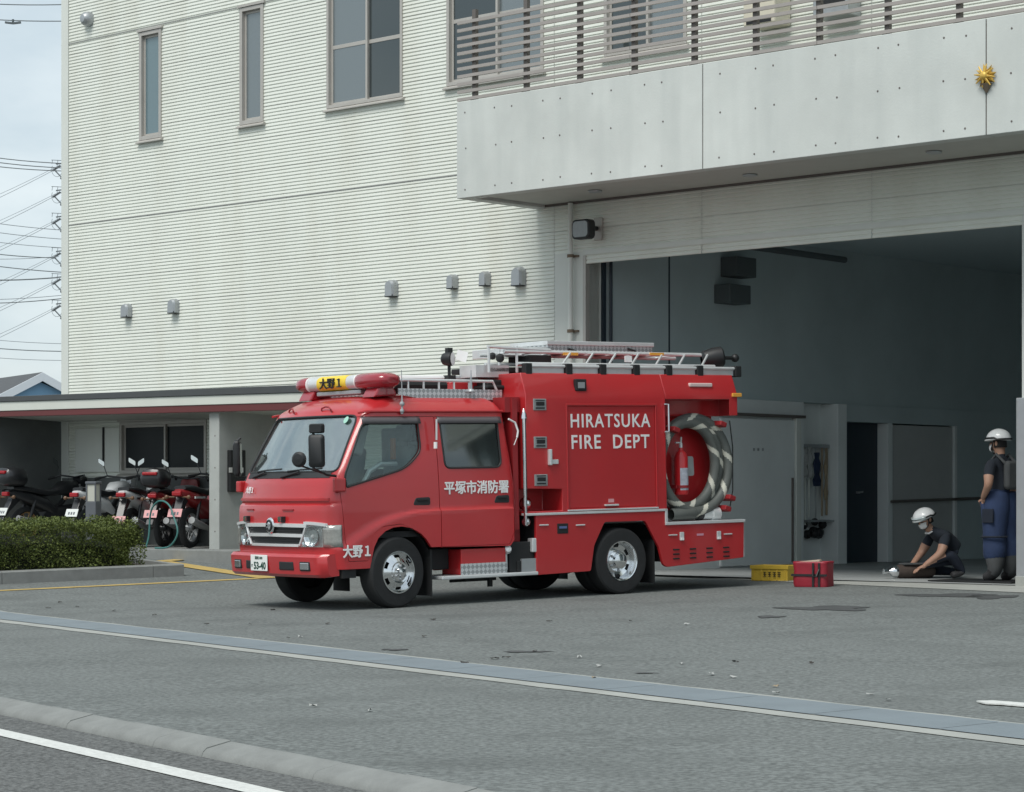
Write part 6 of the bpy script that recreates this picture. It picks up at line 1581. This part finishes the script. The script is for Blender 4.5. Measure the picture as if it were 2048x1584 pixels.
# --- kneeling man over an air cylinder (local: x towards where he faces)
kp = gp(1880, 1158); kz = FLOOR if (kp - O).dot(WY) > 0 else kp.z
def person_root(p, yaw, label):
    e = empty('person', p, yaw); tag(e, label, 'person'); return e
kn = person_root((kp.x, kp.y, kz), R(196), 'crouching person in white helmet and navy shirt handling an air cylinder')
J = dict(pel=((-.34, 0, .30), .145, .13), sp1=((-.24, 0, .40), .14, .12), sp2=((-.10, 0, .52), .16, .125), ch=((.03, 0, .585), .165, .12), nk=((.12, 0, .64), .07, .065), nk2=((.165, 0, .675), .058, .058), hd0=((.20, 0, .715), .08, .075), hd1=((.205, 0, .79), .088, .08), hd2=((.20, 0, .84), .06, .06),
  lsh=((.02, .17, .57), .075), lel=((.13, .23, .34), .052), lwr=((.30, .16, .185), .034), rsh=((.02, -.17, .57), .075), rel=((.10, -.25, .34), .052), rwr=((.30, -.15, .17), .034),
  lhp=((-.32, .11, .29), .115), lkn=((-.02, .20, .34), .085), lan=((-.20, .19, .075), .055), lto=((-.02, .20, .045), .05), rhp=((-.32, -.11, .28), .115), rkn=((.06, -.20, .11), .085), ran=((-.30, -.19, .075), .055), rto=((-.42, -.19, .045), .05))
E_ = [('pel','sp1'),('sp1','sp2'),('sp2','ch'),('ch','nk'),('nk','nk2'),('nk2','hd0'),('hd0','hd1'),('hd1','hd2'),('ch','lsh'),('lsh','lel'),('lel','lwr'),('ch','rsh'),('rsh','rel'),('rel','rwr'),('pel','lhp'),('lhp','lkn'),('lkn','lan'),('lan','lto'),('pel','rhp'),('rhp','rkn'),('rkn','ran'),('ran','rto')]
for pre, wr, el, sg in (('lh', 'lwr', 'lel', 1), ('rh', 'rwr', 'rel', -1)):
    f_ = (Vector(J[wr][0]) - Vector(J[el][0])).normalized(); hj, he = hand(None, Vector(J[wr][0]) + f_*.02, f_ + Vector((.2, 0, .1)), (0, sg, 0), (-.3, 0, 1), 1.0, pre, .7)
    J.update(hj); E_ += he + [(wr, pre + 'w')]
def mid(a, c, t): return Vector(a[0])*(1-t) + Vector(c[0])*t
J['lsl'] = (mid(J['lsh'], J['lel'], .55), .068); J['rsl'] = (mid(J['rsh'], J['rel'], .55), .068)
E_ = [e for e in E_ if e not in (('lsh','lel'), ('rsh','rel'))] + [('lsh','lsl'), ('lsl','lel'), ('rsh','rsl'), ('rsl','rel')]
B_ = [('pel','sp1',2),('sp1','sp2',0),('sp2','ch',0),('ch','nk',0),('nk2','hd0',1),('hd0','hd2',1),('ch','lsh',0),('lsh','lsl',0),('lsl','lel',1),('lel','lwr',1),('ch','rsh',0),('rsh','rsl',0),('rsl','rel',1),('rel','rwr',1),('pel','lhp',2),('lhp','lkn',2),('lkn','lan',2),('lan','lto',3),('pel','rhp',2),('rhp','rkn',2),('rkn','ran',2),('ran','rto',3),('lwr','lhk',4),('rwr','rhk',4)]
B_ += [(p_+f'{i}a', p_+f'{i}c', 4) for p_ in ('lh', 'rh') for i in range(4)] + [(p_+'ta', p_+'tc', 4) for p_ in ('lh', 'rh')]
skinned('body', J, E_, [M_SHIRT, M_SKIN, M_PANTD, M_BOOT, M_SKIN], B_, kn, 'pel')
head_parts(kn, (.205, 0, .785), (.93, .15, -.42), (.35, 0, .92), mask=True, goggles=True)
m = MB(); m.tube([(.135, .05, .63), (.17, .03, .60), (.18, -.03, .60), (.135, -.05, .63)], .013, 6); m.build('neck_towel', M_MASK, kn)
# air cylinder
ac = empty('air_cylinder', kn.matrix_world @ Vector((0, 0, 0))); ac.location = (kp.x, kp.y, kz); ac.rotation_euler = (0, 0, R(196)); tag(ac, 'brown wrapped steel air cylinder lying on the bay floor', 'air cylinder')
m = MB(); m.lathe([(.001, -.30), (.05, -.295), (.078, -.26), (.082, -.2), (.082, .16), (.07, .22)], (.38, .02, .085), Vector((1, .05, 0)), 24); m.build('cover', mat('cylinder_cover', (.075, .055, .045), .85, var=.35, vscale=9, bump=.3, bscale=20), ac)
m = MB(); m.lathe([(.07, .20), (.074, .22), (.06, .27), (.03, .30), (.022, .31), (.022, .34)], (.38, .02, .085), Vector((1, .05, 0)), 24); m.build('shoulder', M_CHROME, ac)
m = MB(); m.lathe([(.03, .335), (.035, .34), (.035, .38), (.001, .385)], (.38, .02, .085), Vector((1, .05, 0)), 14); m.build('valve', M_CHROME, ac)
m = MB(); m.box(.18, .52, -.06, .10, .16, .185); m.build('harness', M_GAIT, ac, smooth=0, bevel=.012)
kn.rotation_euler.z = R(196); kn.scale = (.95, 1.18, .90)

# --- standing man, back half towards the street, hand on hip
sp_ = gp(2003, 1166); szf = FLOOR if (sp_ - O).dot(WY) > 0 else sp_.z
sm = person_root((sp_.x, sp_.y, szf), R(128), 'standing person in white helmet and blue trousers with a grey back harness')
J = dict(pel=((0, 0, .95), .155, .125), sp1=((0, 0, 1.06), .145, .11), sp2=((.0, 0, 1.20), .155, .115), ch=((.0, 0, 1.33), .165, .115), nk=((.01, 0, 1.44), .065), nk2=((.02, 0, 1.48), .055), hd0=((.035, 0, 1.53), .078, .072), hd1=((.04, 0, 1.60), .09, .08), hd2=((.03, 0, 1.655), .06),
  lsh=((0, .185, 1.375), .072), lsl=((-.02, .25, 1.22), .066), lel=((-.06, .29, 1.12), .05), lwr=((.10, .20, .97), .034), rsh=((0, -.185, 1.375), .072), rsl=((-.02, -.24, 1.20), .066), rel=((-.04, -.27, 1.10), .05), rwr=((.17, -.20, 1.02), .034),
  lhp=((0, .085, .88), .15, .15), lkn=((.015, .105, .55), .14), lgt=((.0, .115, .29), .135), lan=((-.02, .13, .10), .085), lto=((.14, .15, .04), .05), rhp=((0, -.085, .88), .15, .15), rkn=((.0, -.105, .55), .14), rgt=((-.02, -.115, .29), .135), ran=((-.04, -.13, .10), .085), rto=((.12, -.16, .04), .05))
E_ = [('pel','sp1'),('sp1','sp2'),('sp2','ch'),('ch','nk'),('nk','nk2'),('nk2','hd0'),('hd0','hd1'),('hd1','hd2'),('ch','lsh'),('lsh','lsl'),('lsl','lel'),('lel','lwr'),('ch','rsh'),('rsh','rsl'),('rsl','rel'),('rel','rwr'),('pel','lhp'),('lhp','lkn'),('lkn','lgt'),('lgt','lan'),('lan','lto'),('pel','rhp'),('rhp','rkn'),('rkn','rgt'),('rgt','ran'),('ran','rto')]
for pre, wr, f_, sg in (('lh', 'lwr', Vector((.75, -.45, -.5)), 1), ('rh', 'rwr', Vector((.5, .2, -.8)), -1)):
    hj, he = hand(None, Vector(J[wr][0]) + f_.normalized()*.02, f_, (0, sg*.5, 1), (-.4, sg, .2), 1.0, pre, .6); J.update(hj); E_ += he + [(wr, pre + 'w')]
B_ = [('pel','sp1',2),('sp1','sp2',0),('sp2','ch',0),('ch','nk',0),('nk2','hd0',1),('hd0','hd2',1),('ch','lsh',0),('lsh','lsl',0),('lsl','lel',1),('lel','lwr',1),('ch','rsh',0),('rsh','rsl',0),('rsl','rel',1),('rel','rwr',1),('pel','lhp',2),('lhp','lkn',2),('lkn','lgt',2),('lgt','lan',4),('lan','lto',3),('pel','rhp',2),('rhp','rkn',2),('rkn','rgt',2),('rgt','ran',4),('ran','rto',3),('lwr','lhk',1),('rwr','rhk',1)]
B_ += [(p_+f'{i}a', p_+f'{i}c', 1) for p_ in ('lh', 'rh') for i in range(4)] + [(p_+'ta', p_+'tc', 1) for p_ in ('lh', 'rh')]
skinned('body', J, E_, [M_SHIRT, M_SKIN, M_PANT, M_BOOT, M_GAIT], B_, sm, 'pel')
head_parts(sm, (.04, 0, 1.60), (1, .25, -.05), (0, 0, 1), mask=True)
m = MB(); m.prism(rrect(.125, .165, .05), 'x', -.185, -.105); me_ = m.mesh('h', M_GAIT); me_.transform(Matrix.Translation((0, -.02, 1.225))); o = obj('back_harness', me_, sm, bevel=.03)
for s in (-1, 1):
    m = MB(); pts_ = [(0, s*.055, 1.03), (.0, s*.065, .95), (.0, s*.08, .86), (.012, s*.095, .70), (.02, s*.105, .54), (.005, s*.112, .40), (.0, s*.118, .30), (-.005, s*.118, .265)]; m.tube(pts_, [.125, .140, .147, .138, .130, .134, .130, .108], 18); m.build('trouser_leg', M_PANT, sm)
m = MB()
for s in (-1, 1): m.tube([(-.13, s*.09, 1.36), (-.02, s*.11, 1.465), (.10, s*.10, 1.36), (.13, s*.09, 1.2)], .018, 6)
m.build('harness_strap', M_GAIT, sm)
m = MB(); m.box(-.08, .08, .225, .248, .68, .84); m.tube([(.14*math.cos(a), .125 + .14*math.sin(a), .52) for a in [2*math.pi*k/18 for k in range(18)]], .014, 6, closed=True); m.build('thigh_pocket', M_PANTD, sm, smooth=0, bevel=.015)
# dark mat he stands on
mt = MB(); c = sp_; mt.obox((c.x - .15, c.y + .05, szf + .012), WX, WY, (0, 0, 1), .55, .4, .008); mo = mt.build('floor_mat', M_BLACK, smooth=0, bevel=.004); tag(mo, 'dark flat mat under the standing person at the bay edge', 'mat')

# ------------------------------------------------------------------ fallen leaves and grit
M_DRY = mat('dry_leaf', (.30, .24, .16), .85, var=.3, vscale=30); M_DRYD = mat('dark_leaf', (.035, .032, .028), .9); M_PALE = mat('pale_chip', (.34, .345, .33), .9)
leafspots = [(96, 1217, 1), (120, 1206, 1), (155, 1215, 1), (228, 1223, 1), (309, 1232, 1), (412, 1250, 1), (500, 1250, 1), (655, 1249, 1), (600, 1275, 2), (866, 1241, 1), (848, 1275, 1), (938, 1282, 2), (577, 1278, 1), (1012, 1318, 1), (990, 1319, 1), (1070, 1304, 1), (1158, 1316, 2), (1197, 1334, 2), (1188, 1358, 0), (1261, 1244, 1), (1373, 1250, 2), (1363, 1329, 2), (1423, 1351, 2), (1466, 1356, 2), (1470, 1326, 1), (1551, 1375, 0), (1552, 1389, 2), (1623, 1328, 1), (1740, 1392, 2), (1776, 1402, 2), (626, 1414, 2), (740, 1423, 2), (930, 1328, 1), (1098, 1244, 1), (545, 1221, 1)]
for i, (px, py, kd) in enumerate(leafspots):
    p = gp(px, py); s_ = random.uniform(.018, .032); a = random.uniform(0, 6.28); m = MB(); n = 8; vs = [(0, 0, .012)]
    for k in range(n): t = 2*math.pi*k/n; r_ = s_*(1 + .3*random.uniform(-1, 1)); vs.append((r_*math.cos(t)*1.3, r_*.7*math.sin(t), random.uniform(.0, .018)))
    m.add(vs, [(0, 1+k, 1+(k+1) % n) for k in range(n)]); o = m.build('fallen_leaf', (M_DRY, M_DRYD, M_PALE)[kd], smooth=0); o.location = (p.x, p.y, p.z + .004); o.rotation_euler = (0, 0, a)
    nm = ('tan curled leaf on the asphalt by the drain', 'small dark leaf scrap lying on the grey forecourt asphalt', 'small pale chip lying on the grey forecourt asphalt')[kd]
    tag(o, nm, 'leaf' if kd < 2 else 'chip', ('tan leaves by the drain', 'dark leaf scraps on the forecourt', 'pale chips on the forecourt')[kd])
def road_hit(px, py): d_ = ray(px, py); t = (.046 - H)/d_.z; return CAM + d_*t
p = road_hit(464, 1520); m = MB(); vs = [(0, 0, .0), (.05, .01, .015), (.09, .03, .05), (.06, .05, .03), (.02, .04, .01), (-.04, .03, .012), (-.05, .0, .008)]
m.add(vs, [(0, 1, 2), (0, 2, 3), (0, 3, 4), (0, 4, 5), (0, 5, 6)]); o = m.build('fallen_leaf', M_DRY, smooth=0); o.location = (p.x, p.y, .05); tag(o, 'curled tan leaf lying on the road against the kerb', 'leaf')
p = road_hit(714, 1570); m = MB(); m.ball((0, 0, .02), .025, 8, sq=(1.2, .9, .8)); o = m.build('pebble', M_PALE); o.location = (p.x, p.y, .046); tag(o, 'pale pebble in the gutter beside the kerb', 'pebble')
